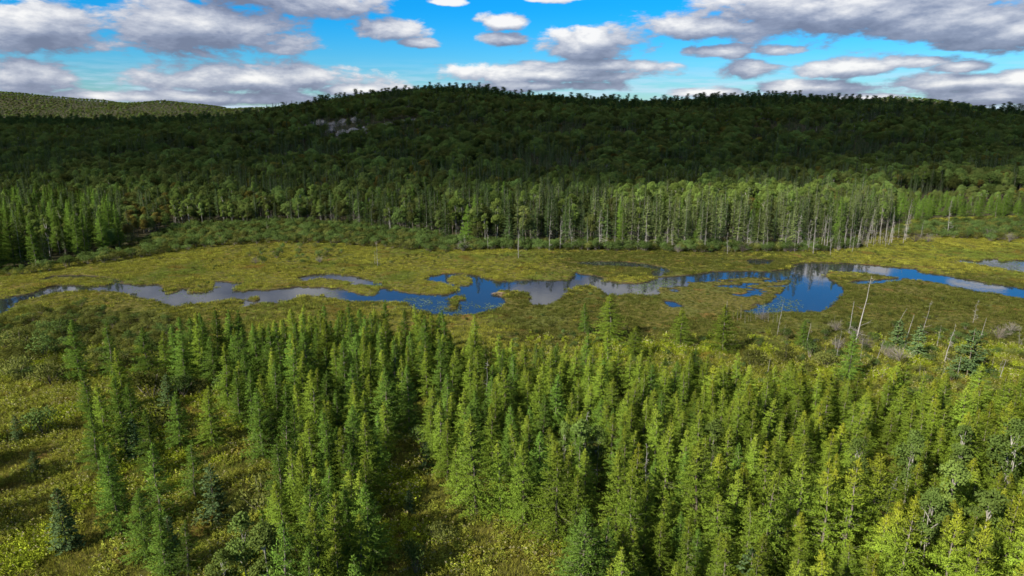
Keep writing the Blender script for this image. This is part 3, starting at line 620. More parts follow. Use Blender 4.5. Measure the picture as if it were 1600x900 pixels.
KB = Kit('young_spruce', [spruce_geo(5, 1.35, 26, 21, 0.0, 0.12, 1.3, 0.05, 0.75), spruce_geo(5, 1.1, 26, 22, 0.0, 0.10, 1.3, 0.05, 0.75), spruce_geo(5, 1.9, 26, 23, 0.0, 0.1, 1.3, 0.05, 0.8)], (M['bark'], M['spruce_blue']))
KD = Kit('broadleaf', [broadleaf_geo(14, 3.4, 31, base=0.2), broadleaf_geo(14, 3.9, 32, base=0.15), broadleaf_geo(14, 2.9, 33, base=0.22)], (M['bark'], M['leaf']))
KA = Kit('aspen', [broadleaf_geo(15, 2.1, 41, 3000, 0.32, 24, 0.24), broadleaf_geo(15, 2.6, 42, 3200, 0.32, 24, 0.2, stems=2), broadleaf_geo(15, 2.0, 43, 2600, 0.30, 22, 0.28)], (M['bark_pale'], M['leaf_light']))
KR = Kit('round_broadleaf', [broadleaf_geo(13, 4.3, 35, 3000, 0.50, 24, 0.12, 0.9), broadleaf_geo(13, 4.8, 36, 3200, 0.50, 28, 0.15), broadleaf_geo(14, 3.8, 37, 2800, 0.48, 22, 0.15)], (M['bark'], M['leaf']))
KM = Kit('turning_broadleaf', [broadleaf_geo(13, 3.0, 51), broadleaf_geo(13, 2.5, 52)], (M['bark'], M['leaf_olive']))
KP = Kit('pine', [pine_geo(16, 61), pine_geo(16, 62), pine_geo(17, 63)], (M['bark'], M['pine']))

def instance_tree(name, kit, i, loc, rz, sc, part2='crown'):
    e = empty(name, loc, rz, sc); part('trunk', kit.tr[i], e); part(part2, kit.cr[i], e); return e
RECORDS = []    # (object, u, v_base, descriptor, noun, zone, category)
def note(o, base, desc, noun, zone, cat, group): 
    q = proj(np.array(base)[None])[0]; RECORDS.append((o, q[0], q[1], desc, noun, zone, cat, group))
def near_zone(u, v):
    a = ('in the open meadow' if u < 230 else 'at the meadow edge of the thicket' if u < 420 else 'left of the shaded clearing' if u < 575 else 'around the shaded clearing' if u < 720 else
         'right of the shaded clearing' if u < 880 else 'amid the near thicket' if u < 1100 else 'in the bright right thicket' if u < 1380 else 'at the right end of the thicket')
    b = 'back rows' if v < 640 else 'middle rows' if v < 770 else 'front rows'
    return a + ', ' + b
def far_zone(u):
    return ('beyond the narrow left channel' if u < 130 else 'left edge of the far marsh' if u < 240 else 'behind the left marsh' if u < 340 else 'behind the far shrub belt' if u < 520 else
            'above the river oxbow' if u < 660 else 'behind the mid marsh' if u < 790 else 'behind the lone marsh snag' if u < 900 else 'behind the shaded pool' if u < 1060 else
            'behind the dark backwater' if u < 1210 else 'behind the round blue pond' if u < 1330 else 'where the right channel begins' if u < 1440 else 'behind the right marsh')

# ------------------------------------------------------------------ the near larch thicket
DENSE = gp([(235, 590), (330, 562), (500, 552), (700, 556), (800, 585), (900, 604), (1050, 604), (1150, 622), (1250, 636), (1350, 642), (1450, 640), (1640, 655), (1800, 700), (1900, 1000), (1900, 1250), (900, 1250), (890, 940), (860, 815), (700, 800), (690, 740),
            (665, 700), (620, 660), (600, 730), (572, 790), (585, 930), (590, 1250), (410, 1250), (430, 900), (438, 760), (420, 690), (330, 640)])
placed = []
HAND = [  # (base u, base v, top v, tint, shape)
    (125, 594, 500, 'larch_green', 3), (178, 592, 505, 'larch_green', 4), (197, 645, 545, 'larch_lime', 1), (155, 738, 640, 'larch_green', 3), (202, 752, 585, 'larch_green', 0), (190, 832, 690, 'larch_green', 1), (252, 822, 690, 'larch_green', 4),
    (236, 602, 512, 'larch_green', 3), (290, 605, 497, 'larch_green', 1), (318, 596, 490, 'larch_lime', 1), (345, 590, 482, 'larch_green', 0), (383, 655, 515, 'larch_green', 5), (262, 900, 800, 'larch_green', 0), (295, 900, 815, 'larch_green', 4),
    (215, 695, 600, 'larch_green', 3), (178, 795, 690, 'larch_green', 7), (243, 745, 640, 'larch_green', 3), (283, 705, 612, 'larch_green', 7), (228, 872, 765, 'larch_green', 3), (305, 780, 690, 'larch_green', 4), (168, 690, 600, 'larch_lime', 7), (332, 700, 605, 'larch_lime', 3), (412, 720, 610, 'larch_green', 7), (145, 655, 580, 'larch_green', 7),
    (745, 802, 648, 'larch_lime', 5), (782, 806, 688, 'larch_lime', 0), (818, 822, 688, 'larch_lime', 3), (566, 945, 803, 'larch_lime', 0), (578, 772, 648, 'larch_lime', 1), (607, 690, 578, 'larch_green', 5), (640, 672, 570, 'larch_green', 1), (870, 845, 690, 'larch_lime', 3),
    (905, 960, 788, 'larch_green', 5), (955, 532, 460, 'larch_lime', 5), (914, 520, 474, 'larch_green', 1), (1062, 544, 483, 'larch_lime', 5), (1128, 552, 477, 'larch_lime', 5), (1254, 545, 500, 'larch_green', 3), (990, 562, 508, 'larch_lime', 5), (1325, 595, 518, 'larch_green', 3),
    (470, 760, 525, 'larch_lime', 0), (500, 790, 580, 'larch_lime', 1), (455, 800, 640, 'larch_green', 1), (487, 900, 700, 'larch_lime', 0), (505, 985, 800, 'larch_lime', 3), (455, 1000, 815, 'larch_green', 4), (540, 640, 530, 'larch_green', 1),
    (1085, 1000, 690, 'larch_lime', 5), (1185, 990, 735, 'larch_lime', 1), (1235, 930, 712, 'larch_lime', 3), (1282, 930, 725, 'larch_gold', 4), (1312, 920, 722, 'larch_gold', 4), (1345, 1060, 705, 'larch_gold', 5), (1395, 1010, 780, 'larch_gold', 1), (1460, 1010, 800, 'larch_gold', 3), (1548, 1010, 770, 'larch_gold', 3), (1580, 1080, 790, 'larch_gold', 1), (1500, 1030, 815, 'larch_gold', 3),
    (985, 900, 730, 'larch_lime', 0), (1030, 870, 660, 'larch_lime', 2), (962, 860, 700, 'larch_lime', 1),
]
near = []
for (u, v, vt, tint, sh) in HAND:
    while v > 560 and CAM_H * (v - vt) / (v - HOR) > 10.8: v -= 4          # no larch of the thicket is taller than about 11 m
    x, y = G(u, v); z = float(hground(np.array([x]), np.array([y]))[0])
    # height from the top pixel
    b = px2dir(u, vt); hh = CAM_H + b[2] * (y / b[1]) - z
    near.append((x, y, z, hh, tint, sh, True))
for u, v, hh in [(-85, 780, 10.5), (-70, 850, 9), (-100, 715, 10.5), (-55, 820, 8), (-160, 760, 11), (-60, 740, 9), (-120, 800, 10)]:      # just left of the frame: their shadows fall into it
    x, y = G(u, v); near.append((x, y, float(height(np.array([x]), np.array([y]))[0]), hh, 'larch_green', 5, False))
hx = np.array([q[0] for q in near]); hy = np.array([q[1] for q in near])
gx, gy = jitter_grid(-110, 130, 24, 135, 2.75, 0.95)
ok = inpoly(gx, gy, DENSE); gx, gy = gx[ok], gy[ok]
for x, y in zip(gx, gy):
    if len(hx) and np.min((hx - x) ** 2 + (hy - y) ** 2) < 1.5 ** 2: continue
    gap = fbm(np.array([x / 9.0]), np.array([y / 9.0]), 41, 3)[0]
    if gap < 0.34: continue
    u = 800 + F * x / (y * CP + CAM_H * SP)
    w = 0.5 + 0.5 * math.sin(x * 1.7 + y * 0.3)
    q = random.random() + (u - 800) / 1500
    tint = 'larch_gold' if q > 1.05 else 'larch_lime' if q > 0.30 else 'larch_green'
    sh = random.choices(range(NL), (4, 4, 3, 3, 2, 2, 3, 4, 3))[0]
    hh = random.uniform(5.6, 9.4) * (0.82 + 0.40 * fbm(np.array([x / 16.0]), np.array([y / 16.0]), 43, 2)[0])
    if u < 700: hh *= 1.10
    if y > 95 and u > 1000: hh *= 0.86
    near.append((x, y, float(height(np.array([x]), np.array([y]))[0]), hh, tint, sh, False))
def shown(q):
    p0 = proj(np.array([q[0], q[1], q[2]])[None])[0]; p1 = proj(np.array([q[0], q[1], q[2] + q[3]])[None])[0]
    vis = min(p0[1], 900) - max(p1[1], 0)
    return vis if (-15 < p0[0] < 1615 and vis > 12) else -1
near.sort(key=lambda q: (-q[6], -shown(q)))
LIND = [q for q in near if shown(q) > 0][:296]; lid = set(id(q) for q in LIND); LREST = [q for q in near if id(q) not in lid]
TW = {'larch_green': 'green', 'larch_lime': 'yellow-green', 'larch_gold': 'gold-tipped'}
for q in LIND:
    x, y, z, hh, tint, sh, hand = q; s = hh / 10.0; w = s ** 0.6 * random.uniform(0.98, 1.3)
    if hand and sh == 5: w = s ** 0.4 * 1.25 * (1.2 if y > 125 else 1.0)
    o = instance_tree('larch_tree', KL[tint], sh, (x, y, z - 0.08), random.uniform(0, 6.28), (w, w, s))
    o.rotation_euler[0] = random.gauss(0, 0.025); o.rotation_euler[1] = random.gauss(0, 0.025)
    u, v, _ = proj(np.array([[x, y, z]]))[0]
    note(o, (x, y, z), ('tall ' if hh > 9.3 else 'short ' if hh < 6.6 else '') + LARCH_W[sh] + ' ' + TW[tint], 'larch', near_zone(u, v), 'tree', 'larches of the near thicket')
if LREST:
    keys = list(KL); src = source_collection('thicket_larch', [KL[k_].join[i] for k_ in keys for i in range(NL)])
    a = np.array([(q[0], q[1], q[2] - 0.08) for q in LREST]); s = np.array([q[3] / 10 for q in LREST])
    scatter('larch_thicket', a, rng.random(len(a)) * 6.28, np.stack([s ** 0.5 * 1.15, s ** 0.5 * 1.15, s], -1), [keys.index(q[4]) * NL + q[5] for q in LREST], src, 'further green larches crowded behind and between the nearer ones of the thicket')

# young spruces, aspens and bushes standing in the meadow
def stand(name, kit, i, u, v, vt, desc, noun, cat='tree', wide=1.0, base_h=None, grp_='', part2='crown', zone=None):
    x, y = G(u, v); z = float(hground(np.array([x]), np.array([y]))[0]); b = px2dir(u, vt); hh = CAM_H + b[2] * (y / b[1]) - z
    s = hh / base_h; o = instance_tree(name, kit, i, (x, y, z - 0.05), random.uniform(0, 6.28), (s * wide, s * wide, s), part2)
    note(o, (x, y, z), desc, noun, zone or near_zone(u, v), cat, grp_); return o
for u, v, vt, i, w in [(336, 815, 728, 0, 1.0), (106, 858, 765, 1, 1.0), (272, 892, 808, 1, 0.9), (666, 737, 690, 0, 0.9), (575, 690, 640, 1, 0.9), (1210, 905, 820, 0, 1.0), (1165, 985, 860, 0, 1.0), (855, 700, 655, 1, 1.0), (1510, 590, 515, 2, 1.0), (1400, 545, 500, 2, 1.0), (1432, 560, 508, 0, 1.1), (55, 735, 705, 2, 1.0), (30, 690, 650, 0, 1.0), (215, 720, 655, 1, 1.0), (265, 640, 585, 2, 0.8), (640, 800, 765, 0, 1.0), (700, 660, 620, 1, 1)]:
    stand('young_spruce', KB, i, u, v, vt, 'small bluish' if i < 2 else 'wide bluish', 'young spruce', 'tree', w, 5.0, 'young spruces in the meadow')
for u, v, vt, i, w in [(905, 770, 640, 0, 0.8), (930, 760, 655, 1, 0.8), (880, 745, 650, 2, 0.9), (1110, 760, 640, 0, 0.75), (1090, 740, 650, 2, 0.8), (390, 935, 790, 1, 0.95), (425, 960, 800, 0, 0.95), (355, 960, 850, 1, 1.0), (1410, 800, 660, 1, 0.8), (1470, 860, 700, 0, 0.85), (1440, 900, 750, 1, 0.85), (1330, 800, 670, 2, 0.8), (1560, 800, 640, 1, 0.85), (1490, 780, 650, 2, 0.8), (1520, 930, 740, 0, 0.8), (1150, 590, 560, 2, 0.8)]:
    stand('aspen_tree', KA, i, u, v, vt, 'pale-stemmed grey-green', 'aspen', 'tree', w * 1.15, 15.0, 'aspens mixed into the near larches')
KH = Kit('shrub', [shrub_geo(2.2, 1.7, 71), shrub_geo(2.2, 1.5, 72), shrub_geo(2.0, 1.9, 73)], (M['bark'], M['bush']), 'foliage')
KHG = Kit('green_shrub', [shrub_geo(2.2, 1.7, 74), shrub_geo(2.4, 1.4, 75), shrub_geo(2.0, 1.9, 76)], (M['bark'], M['bush_green']), 'foliage')
for u, v, vt, i, w in [(238, 622, 570, 0, 1.0), (285, 620, 588, 1, 1.0), (248, 672, 625, 2, 1.05), (310, 615, 590, 0, 0.9), (430, 640, 612, 0, 1.0), (360, 620, 585, 1, 1.0), (80, 600, 560, 2, 1.0), (25, 590, 555, 0, 1), (70, 560, 525, 1, 1), (30, 545, 512, 2, 1.2), (100, 530, 500, 1, 1.2), (548, 540, 520, 1, 1), (415, 800, 740, 0, 0.9), (650, 900, 850, 1, 0.8), (690, 850, 812, 2, 0.8), (660, 700, 668, 1, 1), (1265, 560, 535, 1, 1), (1225, 565, 540, 2, 1), (1290, 575, 545, 0, 1), (1175, 575, 545, 0, 1), (70, 680, 640, 1, 1.0)]:
    stand('shrub', KH if i != 1 else KHG, i, u, v, vt, 'round olive' if i != 1 else 'round green', 'bush', 'bush', w, 2.2, 'bushes among the near meadow', 'foliage')

# ------------------------------------------------------------------ forest across the marsh and on the hill
def rock_dist(x, y): return np.min([((x - a) / (c * 1.1)) ** 2 + ((y - b + 6) / (d + 7)) ** 2 for a, b, c, d in ROCKS], 0)
def raymarch(u, v):
    d = px2dir(u, v); t = np.linspace(200, 2500, 4000); z = CAM_H + d[2] * t; h = height(d[0] * t, d[1] * t) + 4
    k_ = np.argmax(z < h); return d[0] * t[k_], d[1] * t[k_]
RK = [(500, 188, 12), (520, 191, 14), (538, 187, 13), (556, 183, 10), (535, 203, 13), (552, 201, 14), (590, 196, 14), (608, 192, 15), (628, 189, 13), (572, 199, 12), (484, 192, 11), (646, 186, 10), (515, 199, 10)]
RKP = [raymarch(u, v) for u, v, w in RK]
ROCKS = [(x, y, 0.95 * w / F * y, 2.0 * w / F * y) for (x, y), (_, _, w) in zip(RKP, RK)]
fx, fy, fk = [], [], []
def grow(x0, x1, y0, y1, s, prob=1.0):
    x, y = jitter_grid(x0, x1, y0, y1, s, 1.0); k_ = y > edge_y(x) + 1.0
    k_ &= np.abs(x) < 0.80 * y + 45
    if y0 >= 420: k_ &= rock_dist(x, y) > 1.0
    x, y = x[k_], y[k_]; fx.append(x); fy.append(y)
grow(-260, 290, 185, 300, 3.9); grow(-420, 420, 300, 420, 4.8); grow(-620, 620, 420, 640, 6.8); grow(-1050, 1050, 640, 1250, 8.4); grow(-2100, 900, 1250, 2100, 13)
x = np.concatenate(fx); y = np.concatenate(fy); n = len(x)
uq = 800 + F * x / (y * CP + CAM_H * SP)
dep = y - edge_y(x)
ns = fbm(x / 38, y / 38, 51, 3); nm = fbm(x / 60 + 9, y / 60, 52, 3); r1 = rng.random(n); r2 = rng.random(n)
# kinds: 0 spruce 1 pale spruce 2 slim lime conifer 3 broadleaf 4 aspen 5 turning 6 pine
kind = np.where(ns + 0.30 * (r1 - 0.5) > 0.45, 3, 0)
kind = np.where((kind == 3) & (r2 < 0.16), 4, kind); kind = np.where((kind == 3) & (r2 > 0.93), 5, kind)
def setk(mask, opts):
    global kind
    ch = rng.choice([o for o, _ in opts], n, p=np.array([w for _, w in opts]) / sum(w for _, w in opts)); kind = np.where(mask, ch, kind)
nearb = y < 300
setk(nearb & (uq < 195), [(2, .50), (0, .32), (3, .10), (4, .08)])
setk(nearb & (uq >= 195) & (uq < 265), [(5, .35), (3, .35), (0, .3)])
setk(nearb & (uq >= 265) & (uq < 340), [(4, .6), (3, .2), (0, .2)])
setk(nearb & (uq >= 340) & (uq < 540), [(3, .5), (4, .25), (0, .25)])
setk(nearb & (uq >= 540) & (uq < 800), [(0, .55), (3, .28), (4, .07), (2, .1)])
setk(nearb & (uq >= 800) & (uq < 960), [(0, .6), (1, .2), (3, .12), (4, .08)])
setk(nearb & (uq >= 960) & (uq < 1400) & (dep < 34), [(1, .66), (0, .22), (2, .06), (4, .06)])
setk(nearb & (uq >= 960) & (uq < 1300) & (dep >= 34), [(4, .6), (3, .25), (5, .05), (1, .1)])
setk((y < 330) & (uq >= 1390), [(2, .7), (1, .2), (0, .1)])
ridge = (y > 930) & (y < 1250)
setk(ridge & (r1 < 0.55), [(6, .75), (0, .25)])
kind = np.where((kind == 3) & (y > 300), 7, kind)
hgt = np.select([kind == 0, kind == 1, kind == 2, kind == 3, kind == 4, kind == 5, kind == 7], [rng.uniform(8.5, 16, n), rng.uniform(9, 16, n), rng.uniform(8.5, 16, n), rng.uniform(8.5, 14, n), rng.uniform(10, 15.5, n), rng.uniform(8, 12, n), rng.uniform(8.5, 13.5, n)], rng.uniform(9, 15, n) * np.where(r2 < 0.25, 1.4, 1.0))
hgt = hgt * np.where((y < 385) & (uq > 1390), 0.55, 1.0) * np.where(nearb & (uq > 195) & (uq < 560), 0.86, 1.0) 
hgt = hgt * np.where(nearb & (uq > 700) & (uq < 1300), 1.16, 1.0)
hgt = hgt * np.where(ridge, 0.9, 1.0)
keep = ~((y < 385) & (uq > 1390) & (rng.random(n) < 0.35)) & ~(nearb & (dep < 14) & (rng.random(n) < 0.25))
x, y, kind, hgt, dep, uq = x[keep], y[keep], kind[keep], hgt[keep], dep[keep], uq[keep]; n = len(x)
z = height(x, y); pr0 = proj(np.stack([x, y, z], -1)); pr1 = proj(np.stack([x, y, z + hgt], -1))
size_px = np.where((pr0[:, 0] > -5) & (pr0[:, 0] < 1605), pr0[:, 1] - pr1[:, 1], -1)
KITS = [KS, KSG, KL['larch_green'], KD, KA, KM, KP, KR]; BH = [15, 15, 10, 14, 15, 13, 16, 13]
NAMES = ['spruce_tree', 'spruce_tree', 'slender_conifer', 'broadleaf_tree', 'aspen_tree', 'turning_tree', 'pine_tree', 'broadleaf_tree']
NOUN = ['dark spruce', 'greyish spruce', 'lime conifer', 'dark broadleaf', 'light aspen', 'brownish broadleaf', 'pine', 'round broadleaf']
variant = np.array([random.randrange(3 if k_ in (3, 4, 6, 1, 7) else 2 if k_ == 5 else 4 if k_ == 0 else 5) for k_ in kind])
ind = np.zeros(n, bool)
for ks_, lim in (((0, 1), 296), ((2,), 120), ((3, 7), 296), ((4,), 150), ((5,), 60)):
    c = np.where(np.isin(kind, ks_) & (size_px > 0) & (dep < 60))[0]; c = c[np.argsort(-(size_px[c] - 0.8 * dep[c]))][:lim]; ind[c] = True
for i in np.where(ind)[0]:
    k_ = kind[i]; s = hgt[i] / BH[k_]; w = s * random.uniform(0.9, 1.1) * (1.15 if k_ == 2 else 1.0)
    if k_ == 2: w = s ** 0.5 * 1.15
    o = instance_tree(NAMES[k_], KITS[k_], int(variant[i]), (x[i], y[i], z[i] - 0.1), random.uniform(0, 6.28), (w, w, s))
    note(o, (x[i], y[i], z[i]), 'tall' if hgt[i] > 13.5 else 'short' if hgt[i] < 9.0 else 'mid-height', NOUN[k_], far_zone(uq[i]) + (', front row' if dep[i] < 12 else ', second row' if dep[i] < 28 else ', rear rows'), 'tree', NOUN[k_] + 's across the marsh')
off = [0]; srcm = []
for kt in KITS: srcm += kt.join; off.append(len(srcm))
fsrc = source_collection('forest_tree', srcm)
rest = ~ind
pk = np.array([off[k_] + v_ for k_, v_ in zip(kind, variant)])
sz = hgt / np.array(BH)[kind]; wz = np.where(kind == 2, sz ** 0.5 * 1.15, sz) * rng.uniform(0.72, 1.32, n) * np.where(y > 1250, 1.8, np.where((y > 420) & (kind >= 3), 1.42, 1.0))
scatter('hill_forest', np.stack([x, y, z - 0.1], -1)[rest], rng.random(rest.sum()) * 6.28, np.stack([wz, wz, sz], -1)[rest], pk[rest], fsrc, 'dark mixed forest covering the valley edge and the long hill', 0.02)
# far sunlit hills
gx, gy = jitter_grid(-3600, 2600, 2900, 3900, 19, 1.0)
k_ = (np.maximum(np.interp(gx, _fx, _fz) - 18, 0) > 6) & (np.abs(gx) < 0.82 * gy); gx, gy = gx[k_], gy[k_]
kk = np.where(fbm(gx / 90, gy / 90, 77, 2) > 0.56, 4, 3); kk = np.where(rng.random(len(gx)) < 0.2, 0, kk)
scatter('far_forest', np.stack([gx, gy, height(gx, gy)], -1), rng.random(len(gx)) * 6.28, np.stack([np.full(len(gx), 1.9), np.full(len(gx), 1.9), rng.uniform(0.7, 1.0, len(gx))], -1), [off[q] for q in kk], fsrc, 'distant sunlit forested hills on the horizon')

# rock outcrops on the hill flank
def rock_mesh(seed, sx, sy, sz):
    r_ = np.random.default_rng(seed); nu, nv = 22, 10; vs = []; ts = []
    for j in range(nv + 1):
        ph = j / nv * math.pi / 2 * 0.98
        for i in range(nu):
            a = i / nu * 6.283; c = np.array([math.cos(a) * math.cos(ph), math.sin(a) * math.cos(ph), math.sin(ph)])
            k_ = 0.72 + 0.55 * fbm(np.array([c[0] * 2.2 + seed]), np.array([c[1] * 2.2 + c[2] * 1.7]), seed, 4)[0]
            vs.append((c[0] * sx * k_, c[1] * sy * k_, c[2] * sz * k_ - 0.6 * sz * (j == 0)))
    for j in range(nv):
        for i in range(nu):
            a = j * nu + i; b = j * nu + (i + 1) % nu; ts += [(a, b, b + nu), (a, b + nu, a + nu)]
    g_ = Geo(); g_.add(vs, ts); return g_.mesh('rock_outcrop', [M['rock']])
for i, ((x_, y_, a, b), (u, v, w)) in enumerate(zip(ROCKS, RK)):
    o = part('rock_outcrop', rock_mesh(80 + i, a * 0.85, b * 0.75, 5.0)); hz = float(height(np.array([x_]), np.array([y_]))[0])
    o.location = (x_, y_, hz - 0.6); sl_ = (height(np.array([x_]), np.array([y_ + 15]))[0] - height(np.array([x_]), np.array([y_ - 15]))[0]) / 30; o.rotation_euler = (math.atan(sl_), 0, 0)
    note(o, (x_, y_, hz), ('wide' if w > 25 else 'small') + ' bare grey', 'rock outcrop', 'among trees on the shaded hill flank', 'rock', 'rock outcrops on the hill')

# ------------------------------------------------------------------ dead trees
KZ = Kit('snag', [snag_geo(9, 91, 26), snag_geo(9, 92, 18, twig=1.2), snag_geo(9, 93, 34, twig=0.8), snag_geo(9, 94, 8, broken=True, twig=0.5), snag_geo(9, 95, 40, twig=1.5)], (M['bark_dead'], M['bark_dead']), 'branches')
def snag(u, v, vt, i, tilt=0.0, zone='', desc='bare grey', wide=1.0):
    x_, y_ = G(u, v); z_ = float(hground(np.array([x_]), np.array([y_]))[0]); b = px2dir(u, vt); hh = CAM_H + b[2] * (y_ / b[1]) - z_; s = hh / 9.0
    o = empty('dead_tree', (x_, y_, z_ - 0.1), random.uniform(-0.5, 0.5), (s * wide, s * wide, s), (0, tilt)); part('trunk', KZ.tr[i], o); part('branches', KZ.cr[i], o)
    note(o, (x_, y_, z_), desc, 'dead tree', zone, 'dead tree', 'dead standing trees')
for a in [(1337, 535, 430, 1, 0.13, 'leaning over the right marsh', 'tallest slender grey'), (1326, 522, 470, 3, 0.05, 'beside the tall leaning snag', 'short broken grey'), (1403, 505, 478, 3, 0.35, 'right of the tall leaning snag', 'short leaning broken'), (1414, 535, 490, 3, 0.16, 'behind the wide green spruce bush', 'thin leaning broken'),
          (1440, 525, 468, 1, 0.12, 'above the right green bush', 'forked grey'), (1474, 570, 504, 2, 0.12, 'in front of the right marsh', 'pale leaning'), (1520, 505, 468, 4, 0.1, 'behind the dark wide spruce', 'twiggy grey'), (1531, 530, 495, 3, 0.12, 'beside the dark wide spruce', 'thin broken'), (1560, 588, 562, 4, 0.1, 'at the right marsh edge', 'short forked white'), (1427, 566, 548, 3, 0.02, 'low among near larch tops', 'stubby white'), (1377, 548, 530, 3, 0.0, 'low beside grey brush', 'stubby thin'), (1560, 595, 560, 3, 0.15, 'at the right marsh edge', 'thin yellowish'),
          (590, 416, 376, 1, 0.0, 'standing alone above the oxbow', 'thin bare grey'), (586, 414, 392, 2, 0.0, 'beside the oxbow snag', 'short twiggy'), (911, 765, 642, 4, 0.02, 'amid the near thicket', 'tall grey twiggy'), (1008, 800, 690, 2, -0.03, 'amid the near thicket', 'thin grey twiggy'), (1440, 880, 785, 4, 0.15, 'among right aspens', 'white forked'), (1310, 900, 790, 2, 0.0, 'between gold-tipped larches', 'thin pale'), (1375, 840, 742, 4, 0.1, 'among right larches', 'pale twiggy'), (545, 735, 665, 4, -0.05, 'at the shaded clearing', 'dark twiggy'), (1500, 770, 690, 2, 0.05, 'near the right edge', 'thin silver'), (760, 640, 560, 1, 0.03, 'in the thicket back rows', 'thin silver'), (810, 404, 364, 1, 0.0, 'standing alone in the mid marsh', 'white-stemmed tall'), (726, 391, 366, 4, 0.0, 'at the foot of the far spruces', 'bushy grey fallen'), (418, 362, 346, 3, 0.0, 'in the far shrub belt', 'short white broken'), (662, 358, 328, 3, 0.0, 'before the far conifers', 'white bare'), (1134, 502, 469, 3, 0, 'on top of a green larch by the pond', 'short pale')]: snag(*a)
for i in range(14):      # drowned thin stems beside the blue pond
    u = 1146 + i * 5.5 + random.uniform(-2, 2); v = 502 + random.uniform(-5, 5); snag(u, v, v - random.uniform(12, 30), 3, random.uniform(-0.08, 0.08), 'standing at the pond edge', 'thin drowned', 0.6)
for i in range(50):      # bare trunks along the far spruce edge
    u = random.choices((random.uniform(735, 1000), random.uniform(1000, 1290), random.uniform(1290, 1420)), (9, 14, 27))[0]
    v = np.interp(u, [735, 1000, 1290, 1340, 1420], [388, 390, 392, 386, 372]) + random.uniform(-4, 8) * (1 if u > 1000 else 0.4); snag(u, v, v - random.uniform(20, 66) * (0.85 if u > 1290 else 1.0), random.choice((0, 1, 2, 2, 4)), random.uniform(-0.09, 0.09), far_zone(u), 'bare silver-grey', 0.85)
for i in range(26):      # thin grey poles clustered at the right end of the far spruces
    u = random.gauss(1355, 45); v = np.interp(u, [1290, 1340, 1420], [391, 385, 368]) + random.uniform(-4, 6); snag(u, v, v - random.uniform(18, 60), random.choice((0, 2, 2, 4, 1)), random.uniform(-0.12, 0.12), far_zone(u), 'thin grey', 0.7)
for i in range(24):      # scattered grey poles below the right marsh
    u = random.uniform(1190, 1600); v = random.uniform(520, 600); snag(u, v, v - random.uniform(14, 48), random.choice((0, 2, 4, 1, 3)), random.uniform(-0.15, 0.2), 'among brush below the right marsh', 'thin grey', 0.8)
KX = [dead_shrub_geo(2.6, 101), dead_shrub_geo(2.4, 102, 34)]; KXm = [q.mesh('bare_shrub', [M['twig_grey']]) for q in KX]
for u, v, s, zn in [(1305, 518, 1.2, 'beside the tall leaning snag'), (1335, 530, 1.3, 'beside the tall leaning snag'), (1350, 545, 1.2, 'under the tall leaning snag'), (1310, 545, 1.1, 'under the tall leaning snag'), (1405, 568, 1.5, 'between near larch tops'), (1385, 560, 1.2, 'between near larch tops'), (1560, 530, 1.5, 'right of the dark wide spruce'), (1580, 520, 1.2, 'right of the dark wide spruce'), (1450, 378, 1.7, 'on the far right marsh edge'), (1545, 372, 1.6, 'on the far right marsh edge'), (1577, 378, 1.7, 'on the far right marsh edge'), (1430, 378, 1.5, 'on the far right marsh edge'), (725, 392, 1.6, 'at the foot of the far spruces'), (1345, 385, 1.5, 'at the foot of the far spruces'), (1235, 394, 1.2, 'at the foot of the far spruces'), (1160, 394, 1.3, 'at the foot of the far spruces'), (500, 410, 1.0, 'in the far marsh above the oxbow'), (400, 412, 1.0, 'in the far marsh above the oxbow'), (1190, 500, 1.0, 'at the pond edge'), (1060, 395, 1.2, 'at the foot of the far spruces')]:
    x_, y_ = G(u, v); z_ = float(hground(np.array([x_]), np.array([y_]))[0]); o = part('bare_shrub', random.choice(KXm)); o.location = (x_, y_, z_ - 0.05); o.scale = (s, s, s * 0.9); o.rotation_euler = (0, 0, random.uniform(0, 6.28))
    note(o, (x_, y_, z_), ('large' if s > 1.55 else 'small'), 'leafless grey shrub', zn, 'bush', 'leafless shrubs')

